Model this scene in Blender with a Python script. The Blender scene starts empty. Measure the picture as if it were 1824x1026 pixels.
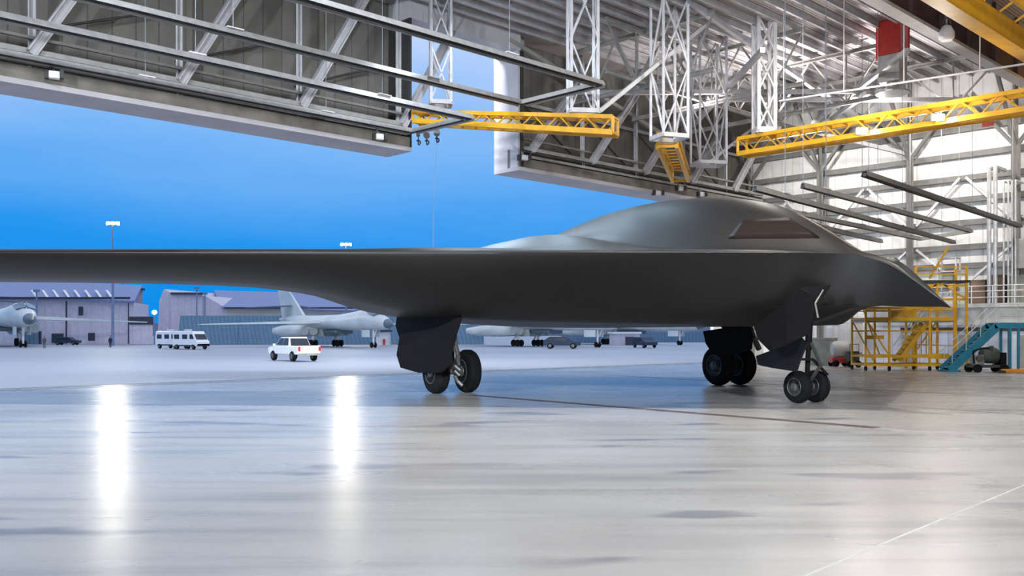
import bpy, bmesh, math, random
from mathutils import Vector, Matrix
from mathutils.bvhtree import BVHTree
random.seed(7)
SC = bpy.context.scene
COL = SC.collection
V = Vector
F = 1650.0
DBG = False
CAMZ = 2.2

def at(px, py, Y):
    """point of the place seen at pixel (px,py) at distance Y in front of the camera"""
    return V(((px-912)*Y/F, Y, CAMZ+(594-py)*Y/F))

def gnd(px, py):
    return at(px, py, F*CAMZ/(py-594.0))

# hangar frame: a runs along the door wall, b goes into the hangar
P0 = V((-6.93, 51.5, 0)); D1 = V((.719, .695, 0)); DN = V((.695, -.719, 0)); UP = V((0, 0, 1))
def hc(a, b, z=0.0):
    return P0 + D1*a + DN*b + UP*z

def ramp(x, pts):
    if x <= pts[0][0]: return pts[0][1]
    for (x0, y0), (x1, y1) in zip(pts, pts[1:]):
        if x <= x1: return y0+(y1-y0)*(x-x0)/(x1-x0)
    return pts[-1][1]

def hermite(x, pts):
    """smooth monotone-ish interpolation"""
    n = len(pts)
    if x <= pts[0][0]: return pts[0][1]
    if x >= pts[-1][0]: return pts[-1][1]
    for i in range(n-1):
        if x <= pts[i+1][0]: break
    def sl(k):
        if k == 0: return (pts[1][1]-pts[0][1])/(pts[1][0]-pts[0][0])
        if k == n-1: return (pts[-1][1]-pts[-2][1])/(pts[-1][0]-pts[-2][0])
        return (pts[k+1][1]-pts[k-1][1])/(pts[k+1][0]-pts[k-1][0])
    h = pts[i+1][0]-pts[i][0]; t = (x-pts[i][0])/h
    return ((2*t**3-3*t**2+1)*pts[i][1]+(t**3-2*t**2+t)*h*sl(i)+(-2*t**3+3*t**2)*pts[i+1][1]+(t**3-t**2)*h*sl(i+1))

def sstep(a, b, x):
    t = min(1, max(0, (x-a)/(b-a))); return t*t*(3-2*t)

# ------------------------------------------------------------------ materials
def srgb(r, g, b):
    f = lambda c: (c/255/12.92) if c/255 <= .04045 else ((c/255+.055)/1.055)**2.4
    return (f(r), f(g), f(b))

def mat(name, col, rough=.5, metal=0, var=.12, scale=3.0, stretch=None, spec=.5, bump=0):
    m = bpy.data.materials.new(name); m.use_nodes = True
    nt = m.node_tree; N = nt.nodes; L = nt.links
    bs = N['Principled BSDF']
    bs.inputs['Roughness'].default_value = rough
    bs.inputs['Metallic'].default_value = metal
    bs.inputs['Specular IOR Level'].default_value = spec
    tc = N.new('ShaderNodeTexCoord')
    src = tc.outputs['Object']
    if stretch:
        mp = N.new('ShaderNodeMapping'); mp.inputs['Scale'].default_value = stretch
        L.new(src, mp.inputs['Vector']); src = mp.outputs['Vector']
    nz = N.new('ShaderNodeTexNoise'); nz.inputs['Scale'].default_value = scale; nz.inputs['Detail'].default_value = 5
    L.new(src, nz.inputs['Vector'])
    cr = N.new('ShaderNodeValToRGB')
    cr.color_ramp.elements[0].position = .3; cr.color_ramp.elements[1].position = .7
    cr.color_ramp.elements[0].color = tuple(c*(1-var) for c in col)+(1,)
    cr.color_ramp.elements[1].color = tuple(min(1, c*(1+var)) for c in col)+(1,)
    L.new(nz.outputs['Fac'], cr.inputs['Fac']); L.new(cr.outputs['Color'], bs.inputs['Base Color'])
    if bump:
        bp = N.new('ShaderNodeBump'); bp.inputs['Strength'].default_value = bump
        L.new(nz.outputs['Fac'], bp.inputs['Height']); L.new(bp.outputs['Normal'], bs.inputs['Normal'])
    return m

def emis(name, col, s):
    m = bpy.data.materials.new(name); m.use_nodes = True
    nt = m.node_tree; nt.nodes.remove(nt.nodes['Principled BSDF'])
    e = nt.nodes.new('ShaderNodeEmission'); e.inputs['Color'].default_value = col+(1,); e.inputs['Strength'].default_value = s
    nt.links.new(e.outputs[0], nt.nodes['Material Output'].inputs['Surface'])
    return m

def wavemat(name, col, dark, scale, axis, rough=.6, metal=0.0, sharp=(.45, .55)):
    """sheeting with regular seams or corrugations along one axis of the hangar frame"""
    m = mat(name, col, rough, metal, .1, 1.2)
    nt = m.node_tree; N = nt.nodes; L = nt.links
    bs = N['Principled BSDF']; old = bs.inputs['Base Color'].links[0].from_socket
    tc = [n for n in N if n.type == 'TEX_COORD'][0]
    mp = N.new('ShaderNodeMapping'); mp.inputs['Rotation'].default_value = (0, 0, -math.atan2(D1.y, D1.x))
    L.new(tc.outputs['Object'], mp.inputs['Vector'])
    wv = N.new('ShaderNodeTexWave'); wv.bands_direction = axis; wv.inputs['Scale'].default_value = scale
    wv.wave_profile = 'SAW' if sharp[0] > .8 else 'SIN'
    L.new(mp.outputs[0], wv.inputs['Vector'])
    cr = N.new('ShaderNodeValToRGB'); cr.color_ramp.elements[0].position = sharp[0]; cr.color_ramp.elements[1].position = sharp[1]
    cr.color_ramp.elements[0].color = (0, 0, 0, 1); cr.color_ramp.elements[1].color = (1, 1, 1, 1)
    L.new(wv.outputs['Fac'], cr.inputs['Fac'])
    mx = N.new('ShaderNodeMix'); mx.data_type = 'RGBA'
    L.new(cr.outputs['Color'], mx.inputs['Factor'])
    L.new(old, mx.inputs[6]); mx.inputs[7].default_value = dark+(1,)
    L.new(mx.outputs[2], bs.inputs['Base Color'])
    return m

M = {}
M['skin'] = mat('charcoal_stealth_coating', (.0080, .0068, .0066), .44, 0, .06, .6, spec=.38)
M['glassdark'] = mat('dark_cockpit_glazing', (.016, .010, .008), .5, 0, .1, 1, spec=.08)
M['gearblack'] = mat('black_gear_paint', (.007, .006, .006), .7, 0, .2, 4, spec=.15)
M['tyre'] = mat('black_rubber', (.007, .007, .007), .8, 0, .25, 9, spec=.2)
M['hub'] = mat('worn_grey_hub', (.12, .115, .11), .45, .4, .3, 12)
M['chrome'] = mat('bright_oleo_metal', (.55, .52, .45), .3, .7, .1, 5)
M['steel'] = mat('pale_grey_steel_paint', (.44, .44, .46), .5, 0, .12, 2.5)
M['steelwhite'] = mat('white_steel_paint', (.74, .73, .74), .5, 0, .08, 2.5)
M['steelmid'] = mat('mid_grey_steel_paint', (.30, .295, .28), .55, 0, .15, 2)
M['steeldark'] = mat('dark_steel', (.035, .034, .034), .6, 0, .2, 3)
M['galv'] = mat('galvanised_sheet', (.50, .50, .50), .4, .35, .15, 3)
M['tubedark'] = mat('scorched_heater_tube', (.06, .057, .055), .55, .2, .3, 4)
M['yellow'] = mat('crane_yellow_paint', (.75, .39, .012), .45, 0, .12, 2)
M['yellowdark'] = mat('worn_yellow_paint', (.58, .31, .02), .5, 0, .25, 4)
M['red'] = mat('red_paint', (.62, .045, .035), .45, 0, .1, 3)
M['brown'] = mat('dark_maroon_girder_paint', (.050, .022, .022), .6, 0, .2, 1)
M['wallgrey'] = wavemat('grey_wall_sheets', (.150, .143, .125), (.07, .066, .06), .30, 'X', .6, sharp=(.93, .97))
M['header'] = mat('pale_header_panel', (.46, .44, .46), .55, 0, .1, .7)
M['fascia'] = mat('dull_fascia_beam', (.17, .155, .13), .6, 0, .3, 1.2)
M['girt'] = mat('shop_grey_girt_paint', (.19, .185, .175), .6, 0, .15, 2)
M['jamb'] = mat('pale_jamb_panel', (.50, .495, .52), .5, 0, .06, .6)
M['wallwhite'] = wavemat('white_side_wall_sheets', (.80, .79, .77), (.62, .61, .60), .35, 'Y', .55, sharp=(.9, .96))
M['deck'] = wavemat('ribbed_roof_deck', (.60, .55, .55), (.30, .27, .27), 1.6, 'Y', .6, sharp=(.4, .6))
M['teal'] = mat('teal_blue_paint', (.022, .20, .30), .4, 0, .15, 3)
M['officewall'] = wavemat('pale_blue_sheet_wall', (.55, .60, .72), (.40, .44, .56), .5, 'Y', .5, sharp=(.9, .95))
M['crate'] = mat('brown_cardboard', (.20, .13, .085), .8, 0, .2, 3)
M['greenmachine'] = mat('dark_green_machine_paint', (.05, .065, .055), .5, 0, .3, 5)
M['whitepaint'] = mat('white_vehicle_paint', (.80, .81, .83), .3, 0, .05, 3)
M['carglass'] = mat('dark_vehicle_glass', (.02, .025, .035), .15, 0, .1, 3)
M['carblue'] = mat('dark_blue_vehicle_paint', (.012, .03, .07), .6, 0, .2, 3)
M['redlamp'] = mat('red_lens', (.6, .03, .03), .3, 0, .1, 3)
M['jet'] = mat('pale_jet_paint', (.58, .62, .61), .35, 0, .14, .35)
M['jetdark'] = mat('dark_jet_grey', (.10, .14, .17), .45, 0, .2, .6)
M['jetglass'] = mat('jet_canopy_glass', (.05, .12, .2), .12, 0, .1, 3)
M['bldg'] = wavemat('lilac_grey_building_sheets', (.62, .56, .64), (.52, .47, .56), .25, 'X', .7, sharp=(.9, .95))
M['bldgroof'] = wavemat('blue_grey_metal_roof', (.17, .22, .42), (.26, .31, .50), .35, 'X', .6, sharp=(.85, .95))
M['bldgcream'] = mat('cream_building_wall', (.62, .57, .50), .7, 0, .08, .3)
M['blast'] = wavemat('slate_blue_blast_fence', (.115, .21, .30), (.08, .15, .22), .5, 'X', .6, sharp=(.8, .95))
M['bldgdark'] = mat('dark_doorway', (.03, .035, .06), .6, 0, .2, 2)
M['pole'] = mat('grey_blue_pole_paint', (.16, .22, .34), .5, 0, .1, 2)
M['cloth'] = mat('dark_work_clothes', (.02, .022, .035), .8, 0, .2, 6)
M['cloth2'] = mat('grey_work_clothes', (.10, .09, .10), .8, 0, .2, 6)
M['skinface'] = mat('face_skin', (.38, .22, .16), .6, 0, .1, 6)
M['hill'] = mat('distant_hill_scrub', (.10, .12, .20), .9, 0, .2, .02)
M['track'] = mat('dark_track_steel', (.055, .05, .055), .5, .3, .3, 2)
M['orange'] = mat('orange_paint', (.70, .26, .02), .5, 0, .15, 3)
M['paleplastic'] = mat('pale_grey_cabinet_paint', (.55, .56, .54), .5, 0, .12, 2)
M['olive'] = mat('grey_green_cabinet_paint', (.30, .31, .26), .6, 0, .2, 2)
M['cable'] = mat('thin_grey_cable', (.30, .32, .36), .6, 0, .1, 4)
M['lampglow'] = emis('white_flood_lamp', (1, .93, .80), 60)
M['mastglow'] = emis('apron_flood_lamp', (1, .95, .78), 1100)
M['smallglow'] = emis('street_lamp', (1, .98, .85), 12)
M['striplight'] = emis('strip_lamp', (1, .97, .95), 1.6)

def floor_mat():
    m = bpy.data.materials.new('polished_concrete_floor'); m.use_nodes = True
    nt = m.node_tree; N = nt.nodes; L = nt.links; bs = N['Principled BSDF']
    tc = N.new('ShaderNodeTexCoord')
    def noise(scale, stretch, rot, detail=5, rough=.55):
        mp = N.new('ShaderNodeMapping'); mp.inputs['Scale'].default_value = stretch; mp.inputs['Rotation'].default_value = (0, 0, rot)
        L.new(tc.outputs['Object'], mp.inputs['Vector'])
        n = N.new('ShaderNodeTexNoise'); n.inputs['Scale'].default_value = scale; n.inputs['Detail'].default_value = detail; n.inputs['Roughness'].default_value = rough
        L.new(mp.outputs[0], n.inputs['Vector']); return n.outputs['Fac']
    def cramp(fac, stops):
        c = N.new('ShaderNodeValToRGB')
        while len(c.color_ramp.elements) < len(stops): c.color_ramp.elements.new(.5)
        for e, (p, col) in zip(c.color_ramp.elements, stops): e.position = p; e.color = col+(1,)
        L.new(fac, c.inputs['Fac']); return c.outputs['Color']
    def mul(a, b, f=1.0):
        x = N.new('ShaderNodeMix'); x.data_type = 'RGBA'; x.blend_type = 'MULTIPLY'; x.inputs['Factor'].default_value = f
        L.new(a, x.inputs[6]); L.new(b, x.inputs[7]); return x.outputs[2]
    big = cramp(noise(.16, (1, 1, 1), .3), [(.25, (.34, .32, .295)), (.55, (.45, .43, .405)), (.8, (.53, .515, .495))])
    streak = cramp(noise(.9, (.14, 1.5, 1), -.77, 6), [(.30, (.72, .72, .74)), (.52, (1, 1, 1)), (1, (1.0, 1, 1))])
    blot = cramp(noise(.75, (.35, 1.0, 1), -.77, 3, .45), [(.33, (.60, .61, .68)), (.385, (1, 1, 1)), (1, (1, 1, 1))])
    fine = cramp(noise(7, (1, 1, 1), 0, 6, .65), [(.2, (.90, .90, .90)), (.7, (1, 1, 1))])
    col = mul(mul(mul(big, streak), blot), fine)
    L.new(col, bs.inputs['Base Color'])
    rr = N.new('ShaderNodeMapRange'); rr.inputs['To Min'].default_value = .20; rr.inputs['To Max'].default_value = .36
    L.new(noise(.5, (.3, 1.2, 1), -.4), rr.inputs['Value']); L.new(rr.outputs[0], bs.inputs['Roughness'])
    bs.inputs['Specular IOR Level'].default_value = 1.0
    bp = N.new('ShaderNodeBump'); bp.inputs['Strength'].default_value = .05; bp.inputs['Distance'].default_value = .02
    L.new(noise(1.3, (.4, 1.4, 1), -.4), bp.inputs['Height']); L.new(bp.outputs['Normal'], bs.inputs['Normal'])
    return m
M['floor'] = floor_mat()
M['apron'] = mat('pale_apron_concrete', (.33, .36, .42), .55, 0, .10, .05, spec=.3)

# ------------------------------------------------------------------ mesh builder
ROOT = {}
class MB:
    def __init__(s): s.v = []; s.f = []; s.sm = False
    def add(s, vs, fs):
        o = len(s.v); s.v += [V(p) for p in vs]; s.f += [tuple(o+i for i in f) for f in fs]; return s
    def hexa(s, p):
        return s.add(p, [(0, 3, 2, 1), (4, 5, 6, 7), (0, 1, 5, 4), (1, 2, 6, 5), (2, 3, 7, 6), (3, 0, 4, 7)])
    def box(s, c, size, rz=0.0):
        c = V(c); x, y, z = (q/2 for q in size); R = Matrix.Rotation(rz, 3, 'Z')
        return s.hexa([c+R@V(p) for p in ((-x, -y, -z), (x, -y, -z), (x, y, -z), (-x, y, -z), (-x, -y, z), (x, -y, z), (x, y, z), (-x, y, z))])
    def abz(s, a0, a1, b0, b1, z0, z1):
        return s.hexa([hc(a0, b0, z0), hc(a0, b1, z0), hc(a1, b1, z0), hc(a1, b0, z0), hc(a0, b0, z1), hc(a0, b1, z1), hc(a1, b1, z1), hc(a1, b0, z1)])
    def beam(s, p, q, w, h=None, up=UP):
        p, q = V(p), V(q); h = w if h is None else h
        d = (q-p).normalized(); side = d.cross(up)
        if side.length < 1e-4: side = d.cross(V((1, 0, 0)))
        side.normalize(); u = side.cross(d).normalized()
        a, b = side*w/2, u*h/2
        return s.hexa([p-a-b, p+a-b, q+a-b, q-a-b, p-a+b, p+a+b, q+a+b, q-a+b])
    def ibeam(s, p, q, w, h, t=.03):
        p, q = V(p), V(q); d = (q-p).normalized(); side = d.cross(UP)
        if side.length < 1e-4: side = V((1, 0, 0))
        u = side.normalized().cross(d).normalized()
        s.beam(p, q, t, h); s.beam(p+u*h/2, q+u*h/2, w, t); return s.beam(p-u*h/2, q-u*h/2, w, t)
    def tube(s, p, q, r, n=10, r2=None, cap=True):
        p, q = V(p), V(q); r2 = r if r2 is None else r2
        d = (q-p).normalized(); x = d.orthogonal().normalized(); y = d.cross(x)
        vs = []
        for k in range(n):
            t = 2*math.pi*k/n; e = x*math.cos(t)+y*math.sin(t); vs += [p+e*r, q+e*r2]
        fs = [(2*k, 2*((k+1) % n), 2*((k+1) % n)+1, 2*k+1) for k in range(n)]
        if cap: fs += [tuple(2*k for k in reversed(range(n))), tuple(2*k+1 for k in range(n))]
        return s.add(vs, fs)
    def path(s, pts, r, n=8):
        for p, q in zip(pts, pts[1:]): s.tube(p, q, r, n)
        return s
    def lathe(s, prof, c, axis=UP, n=24):
        """prof: (radius, height along axis)"""
        c = V(c); d = V(axis).normalized(); x = d.orthogonal().normalized(); y = d.cross(x)
        vs = []
        for r, h in prof:
            for k in range(n):
                t = 2*math.pi*k/n; vs.append(c+d*h+(x*math.cos(t)+y*math.sin(t))*r)
        m = len(prof)
        fs = [(i*n+k, i*n+(k+1) % n, (i+1)*n+(k+1) % n, (i+1)*n+k) for i in range(m-1) for k in range(n)]
        fs += [tuple(reversed(range(n))), tuple((m-1)*n+k for k in range(n))]
        return s.add(vs, fs)
    def prism(s, poly, ext):
        """closed polygon of 3-D points pushed along ext"""
        poly = [V(p) for p in poly]; n = len(poly); e = V(ext)
        return s.add(poly+[p+e for p in poly], [tuple(reversed(range(n))), tuple(range(n, 2*n))]+[(k, (k+1) % n, n+(k+1) % n, n+k) for k in range(n)])
    def loft(s, rings, cap=True):
        n = len(rings[0]); vs = [p for r in rings for p in r]
        fs = [(i*n+k, i*n+(k+1) % n, (i+1)*n+(k+1) % n, (i+1)*n+k) for i in range(len(rings)-1) for k in range(n)]
        if cap: fs += [tuple(reversed(range(n))), tuple((len(rings)-1)*n+k for k in range(n))]
        return s.add(vs, fs)
    def build(s, name, m, parent=None, smooth=False, bevel=0):
        me = bpy.data.meshes.new(name)
        off = ROOT.get(parent.name, V((0, 0, 0))) if parent else V((0, 0, 0))
        me.from_pydata([tuple(p-off) for p in s.v], [], s.f)
        bm = bmesh.new(); bm.from_mesh(me); bmesh.ops.recalc_face_normals(bm, faces=bm.faces); bm.to_mesh(me); bm.free()
        me.materials.append(m); me.update()
        if smooth:
            for p in me.polygons: p.use_smooth = True
        o = bpy.data.objects.new(name, me); COL.objects.link(o)
        if parent: o.parent = parent; ROOT[o.name] = off
        if bevel:
            b = o.modifiers.new('bevel', 'BEVEL'); b.width = bevel; b.segments = 2; b.limit_method = 'ANGLE'
        if smooth:
            try: me.set_sharp_from_angle(angle=math.radians(40))
            except Exception: pass
        return o

def tag(o, label, cat, group=None, kind=None):
    o['label'] = label; o['category'] = cat
    if group: o['group'] = group
    if kind: o['kind'] = kind
    return o

def thing(name, label, cat, loc=(0, 0, 0), group=None, kind=None):
    o = bpy.data.objects.new(name, None); COL.objects.link(o); o.location = loc; o.empty_display_size = .3
    ROOT[o.name] = V(loc)
    return tag(o, label, cat, group, kind)

def single(mb, name, m, label, cat, group=None, kind=None, **k):
    """a thing that is one mesh"""
    return tag(mb.build(name, m, None, **k), label, cat, group, kind)

def copy_tree(o, parent=None):
    c = o.copy(); COL.objects.link(c); c.parent = parent
    for ch in list(o.children): copy_tree(ch, c)
    return c

# ------------------------------------------------------------------ camera and world
cd = bpy.data.cameras.new('camera'); cam = bpy.data.objects.new('camera', cd); COL.objects.link(cam)
cam.location = (0, 0, CAMZ); cam.rotation_euler = (math.radians(90), 0, 0)
cd.sensor_width = 36; cd.lens = 36*F/1824; cd.shift_y = (594-513)/1824; cd.clip_end = 4000; cd.clip_start = .1
SC.camera = cam
SC.view_settings.view_transform = 'Standard'; SC.view_settings.look = 'None'; SC.view_settings.gamma = 1
SC.view_settings.use_curve_mapping = False; SC.view_settings.exposure = 0

w = bpy.data.worlds.new('dusk_sky'); SC.world = w; w.use_nodes = True
N = w.node_tree.nodes; L = w.node_tree.links; bg = N['Background']
tc = N.new('ShaderNodeTexCoord'); sp = N.new('ShaderNodeSeparateXYZ'); L.new(tc.outputs['Generated'], sp.inputs[0])
mpw = N.new('ShaderNodeMapping'); mpw.inputs['Scale'].default_value = (1.6, 1.6, 7); L.new(tc.outputs['Generated'], mpw.inputs['Vector'])
nz = N.new('ShaderNodeTexNoise'); nz.inputs['Scale'].default_value = 2.2; nz.inputs['Detail'].default_value = 5; L.new(mpw.outputs[0], nz.inputs['Vector'])
ma = N.new('ShaderNodeMath'); ma.operation = 'MULTIPLY_ADD'; ma.inputs[1].default_value = .10; L.new(nz.outputs['Fac'], ma.inputs[0])
mb_ = N.new('ShaderNodeMath'); mb_.operation = 'ADD'; mb_.inputs[1].default_value = -.05
L.new(sp.outputs['Z'], ma.inputs[2]); L.new(ma.outputs[0], mb_.inputs[0])
cr = N.new('ShaderNodeValToRGB'); el = cr.color_ramp.elements
stops = [(0, (.004, .26, .80)), (.05, (.006, .28, .84)), (.09, (.022, .31, .87)), (.14, (.09, .38, .90)), (.19, (.18, .46, .93)), (.25, (.33, .55, .95)), (.31, (.55, .70, 1.0)), (1, (.95, 1.05, 1.25))]
while len(el) < len(stops): el.new(.5)
for e, (p, c) in zip(el, stops): e.position = p; e.color = c+(1,)
L.new(mb_.outputs[0], cr.inputs['Fac']); L.new(cr.outputs['Color'], bg.inputs['Color']); bg.inputs['Strength'].default_value = 1.0

# ------------------------------------------------------------------ ground and hangar shell
AMIN, AMAX, BMAX = -70, 36.8, 60
mb = MB(); mb.add([(-900, -300, -.03), (1200, -300, -.03), (1200, 2500, -.03), (-900, 2500, -.03)], [(0, 1, 2, 3)])
tag(mb.build('ground', M['apron']), 'pale concrete apron stretching away outside the open hangar door', 'ground', kind='structure')
mb = MB(); mb.abz(AMIN, AMAX+3, 1.2, BMAX, -.025, 0)
tag(mb.build('floor', M['floor']), 'polished stained concrete hangar floor under the dark aircraft', 'floor', kind='structure')
k = 1
def trim(mb, m, label, name='trim'):
    global k
    o = tag(mb.build('%s_%d' % (name, k), m), label, 'trim', kind='structure'); k += 1; return o
# door tracks and floor joints
for b0, b1, t in ((1.2, 1.42, 'first'), (2.0, 2.12, 'second'), (2.75, 2.85, 'third')):
    mb = MB(); mb.abz(AMIN, AMAX, b0, b1, -.02, .006); trim(mb, M['track'], 'dark steel door track in the floor, %s from the apron' % t)
def floor_strip(p, q, wd, m, label):
    d = (q-p).normalized(); n = V((-d.y, d.x, 0))*wd/2; up = V((0, 0, .004)); dn = V((0, 0, -.02))
    mb = MB(); mb.hexa([p-n+dn, p+n+dn, q+n+dn, q-n+dn, p-n+up, p+n+up, q+n+up, q-n+up]); trim(mb, m, label)
M['seam'] = mat('pale_joint_filler', (.50, .48, .45), .5, 0, .1, 2)
M['crack'] = mat('dark_floor_joint', (.14, .13, .12), .6, 0, .3, 2)
M['drain'] = mat('dark_trench_cover', (.11, .085, .085), .5, 0, .35, 1.5)
M['drainlight'] = mat('grey_trench_cover', (.33, .30, .29), .5, 0, .25, 1.5)
floor_strip(gnd(840, 704), gnd(1562, 762), .42, M['drain'], 'dark trench cover crossing the floor in front of the nose wheels')
floor_strip(gnd(1562, 762), gnd(1900, 796), .42, M['drainlight'], 'worn grey trench cover continuing the dark one toward the side wall')
floor_strip(gnd(1080, 668), gnd(1900, 713), .14, M['crack'], 'thin dark floor joint passing behind the nose wheels')
floor_strip(gnd(1480, 715), gnd(1900, 744), .10, M['crack'], 'faint dark floor joint just beyond the trench cover')
floor_strip(gnd(1910, 829), gnd(1415, 1034), .035, M['seam'], 'pale diagonal floor seam in the lower corner')

# front (door) wall: two sheeted parts with the tall tail slot between them
ZH, ZS, ZR = 12.0, 19.2, 20.4
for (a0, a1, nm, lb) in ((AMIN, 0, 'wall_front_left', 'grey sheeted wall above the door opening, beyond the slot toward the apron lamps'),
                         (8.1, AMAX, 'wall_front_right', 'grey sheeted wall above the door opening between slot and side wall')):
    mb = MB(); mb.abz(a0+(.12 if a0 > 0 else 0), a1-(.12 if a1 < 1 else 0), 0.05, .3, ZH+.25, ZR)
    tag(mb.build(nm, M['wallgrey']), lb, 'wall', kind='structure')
    mb = MB(); mb.abz(a0, a1, 0, 2.2, ZH, ZH+.22); trim(mb, M['header'], 'pale soffit under the %s part of the door wall' % ('long' if a0 < 0 else 'corner'))
    mb = MB(); mb.abz(a0, a1, 2.05, 2.2, ZH+.22, ZH+.75); trim(mb, M['fascia'], 'grey inner edge beam of the %s door header' % ('long' if a0 < 0 else 'corner'))
    mb = MB(); mb.abz(a0, a1, 1.2, 1.45, ZH+.22, ZH+1.35); trim(mb, M['steeldark'], 'dark plate standing in for shade behind the %s header beam' % ('long' if a0 < 0 else 'corner'))  # dark colour stands in for the shade in the header gap
mb = MB(); mb.abz(-.14, 0, 0, 2.2, ZH+.22, ZS); trim(mb, M['steeldark'], 'dark edge plate of the tail slot nearest the long wall')
mb = MB(); mb.abz(8.1, 8.24, 0, 2.12, ZH+.22, ZS); trim(mb, M['jamb'], 'white jamb panel beside the tall slot in the door wall')
mb = MB(); mb.abz(8.24, 8.5, 2.0, 2.2, ZH+.22, ZS); trim(mb, M['steeldark'], 'dark post edging the white slot jamb')
mb = MB(); mb.abz(-.14, 8.24, 0, 2.2, ZS, ZR); trim(mb, M['jamb'], 'pale lintel panel across the top of the tail slot')
mb = MB(); mb.abz(AMAX, AMAX+.25, 0, BMAX, 0, ZR)
tag(mb.build('wall_right', M['wallwhite']), 'white sheeted side wall of the hangar behind yellow stands', 'wall', kind='structure')
mb = MB(); mb.abz(AMIN, AMAX, 0, BMAX, ZR, ZR+.08)
tag(mb.build('ceiling', M['deck']), 'ribbed metal roof deck of the hangar', 'ceiling', kind='structure')
mb = MB(); mb.abz(AMIN, AMAX, BMAX, BMAX+.25, 0, ZR)
tag(mb.build('wall_back', M['wallwhite']), 'back wall of the hangar behind the viewpoint', 'wall', kind='structure')
mb = MB(); mb.abz(AMIN-.25, AMIN, 0, BMAX, 0, ZR)
tag(mb.build('wall_left', M['wallwhite']), 'far end wall of the hangar out of the frame', 'wall', kind='structure')
mb = MB(); mb.abz(31.5, AMAX, 0, .3, 0, ZH+.1)
tag(mb.build('wall_front_corner', M['wallwhite']), 'white door panel closing the corner behind the aircraft', 'wall', kind='structure')

# horizontal rails of the door wall
def ab_y(a, b): return hc(a, b).y
for (z, b, sec, lb) in ((12.95, 2.0, .16, 'lowest'), (13.45, 1.9, .22, 'second lowest'), (14.1, 1.6, .12, 'third lowest'), (16.6, .6, .2, 'topmost')):
    for (a0, a1, sd) in ((-45, -.2, 'long'), (8.6, 35.9, 'corner')):
        single(MB().beam(hc(a0, b, z), hc(a1, b, z), sec, sec), 'wall_girt', M['steelmid'] if z < 16 else M['steel'],
               'grey horizontal rail, %s on the %s part of the door wall' % (lb, sd), 'steel rail', 'horizontal rails of the door wall')
# posts and raking braces
NTH = ['first', 'second', 'third', 'fourth', 'fifth', 'sixth', 'seventh', 'eighth', 'ninth']
bl = [-.5-6.15*i for i in range(6)]
br_ = [8.9+5.6*i for i in range(5)]
for lst, sd, ref in ((bl, 'long', 'from the slot'), (br_, 'corner', 'from the white jamb')):
    for i, a in enumerate(lst):
        single(MB().ibeam(hc(a+.25, 1.35, ZH+.8), hc(a+.25, 1.35, ZR), .3, .3, .05), 'wall_post', M['steel'],
               'grey upright of the %s door wall, %s %s' % (sd, NTH[i], ref), 'steel post', 'uprights of the door wall')
        if lst is bl:
            p, q = hc(a, 2.05, 13.35), hc(a+4.2, 2.05, ZR)
        else:
            p, q = hc(a+.4, 2.05, 13.35), hc(a+5.0, 2.05, 18.6)
        single(MB().ibeam(p, q, .36, .34, .07), 'wall_brace', M['steel'],
               'pale raking brace on the %s door wall, %s %s' % (sd, NTH[i], ref), 'steel brace', 'raking braces of the door wall')
    for i, a in enumerate(lst[:-1]):
        da = lst[i+1]-a
        single(MB().tube(hc(a+da*.95, .8, 14.0 if lst is br_ else 14.6), hc(a+da*.15, .8, 16.5), .06, 6), 'tie_rod', M['steeldark'],
               'thin black tie rod on the %s door wall, %s %s' % (sd, NTH[i], ref), 'tie rod', 'black tie rods of the door wall')
# side wall girts and columns
for i, z in enumerate((5.6, 6.9, 8.2, 9.9, 11.5, 13.0, 14.6, 16.4)):
    single(MB().beam(hc(36.55, .4, z), hc(36.55, 34, z), .28, .38), 'side_girt', M['girt'],
           'grey horizontal rail on the white side wall, %s from the bottom' % NTH[i], 'steel rail', 'horizontal rails of the side wall')
for i, b in enumerate((1.0, 7.0, 13.9, 20.9, 27.9)):
    t = thing('side_column', 'tall grey column against the white side wall, %s from the far corner' % NTH[i], 'column', hc(35.9, b), 'columns of the side wall')
    MB().ibeam(hc(35.9, b, 0), hc(35.9, b, 14.7), .55, .5, .08).build('shaft', M['girt'], t)
    for (da, db, z) in ((-4.5, 0, ZR-.4), (0, -3.2, 18.6), (0, 3.2, 18.6), (0, 0, ZR)):
        MB().beam(hc(35.9, b, 14.6), hc(35.9+da, b+db, z), .22, .22).build('branch', M['girt'], t)
    for s in (-1, 1):
        MB().beam(hc(36.3, b+s*.3, 9.9), hc(36.3, b+s*3.3, 13.0), .16, .16).build('knee_brace', M['steelwhite'], t)
        MB().beam(hc(36.3, b+s*.3, 8.2), hc(36.3, b+s*3.3, 5.6), .14, .14).build('knee_brace', M['steelwhite'], t)

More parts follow.
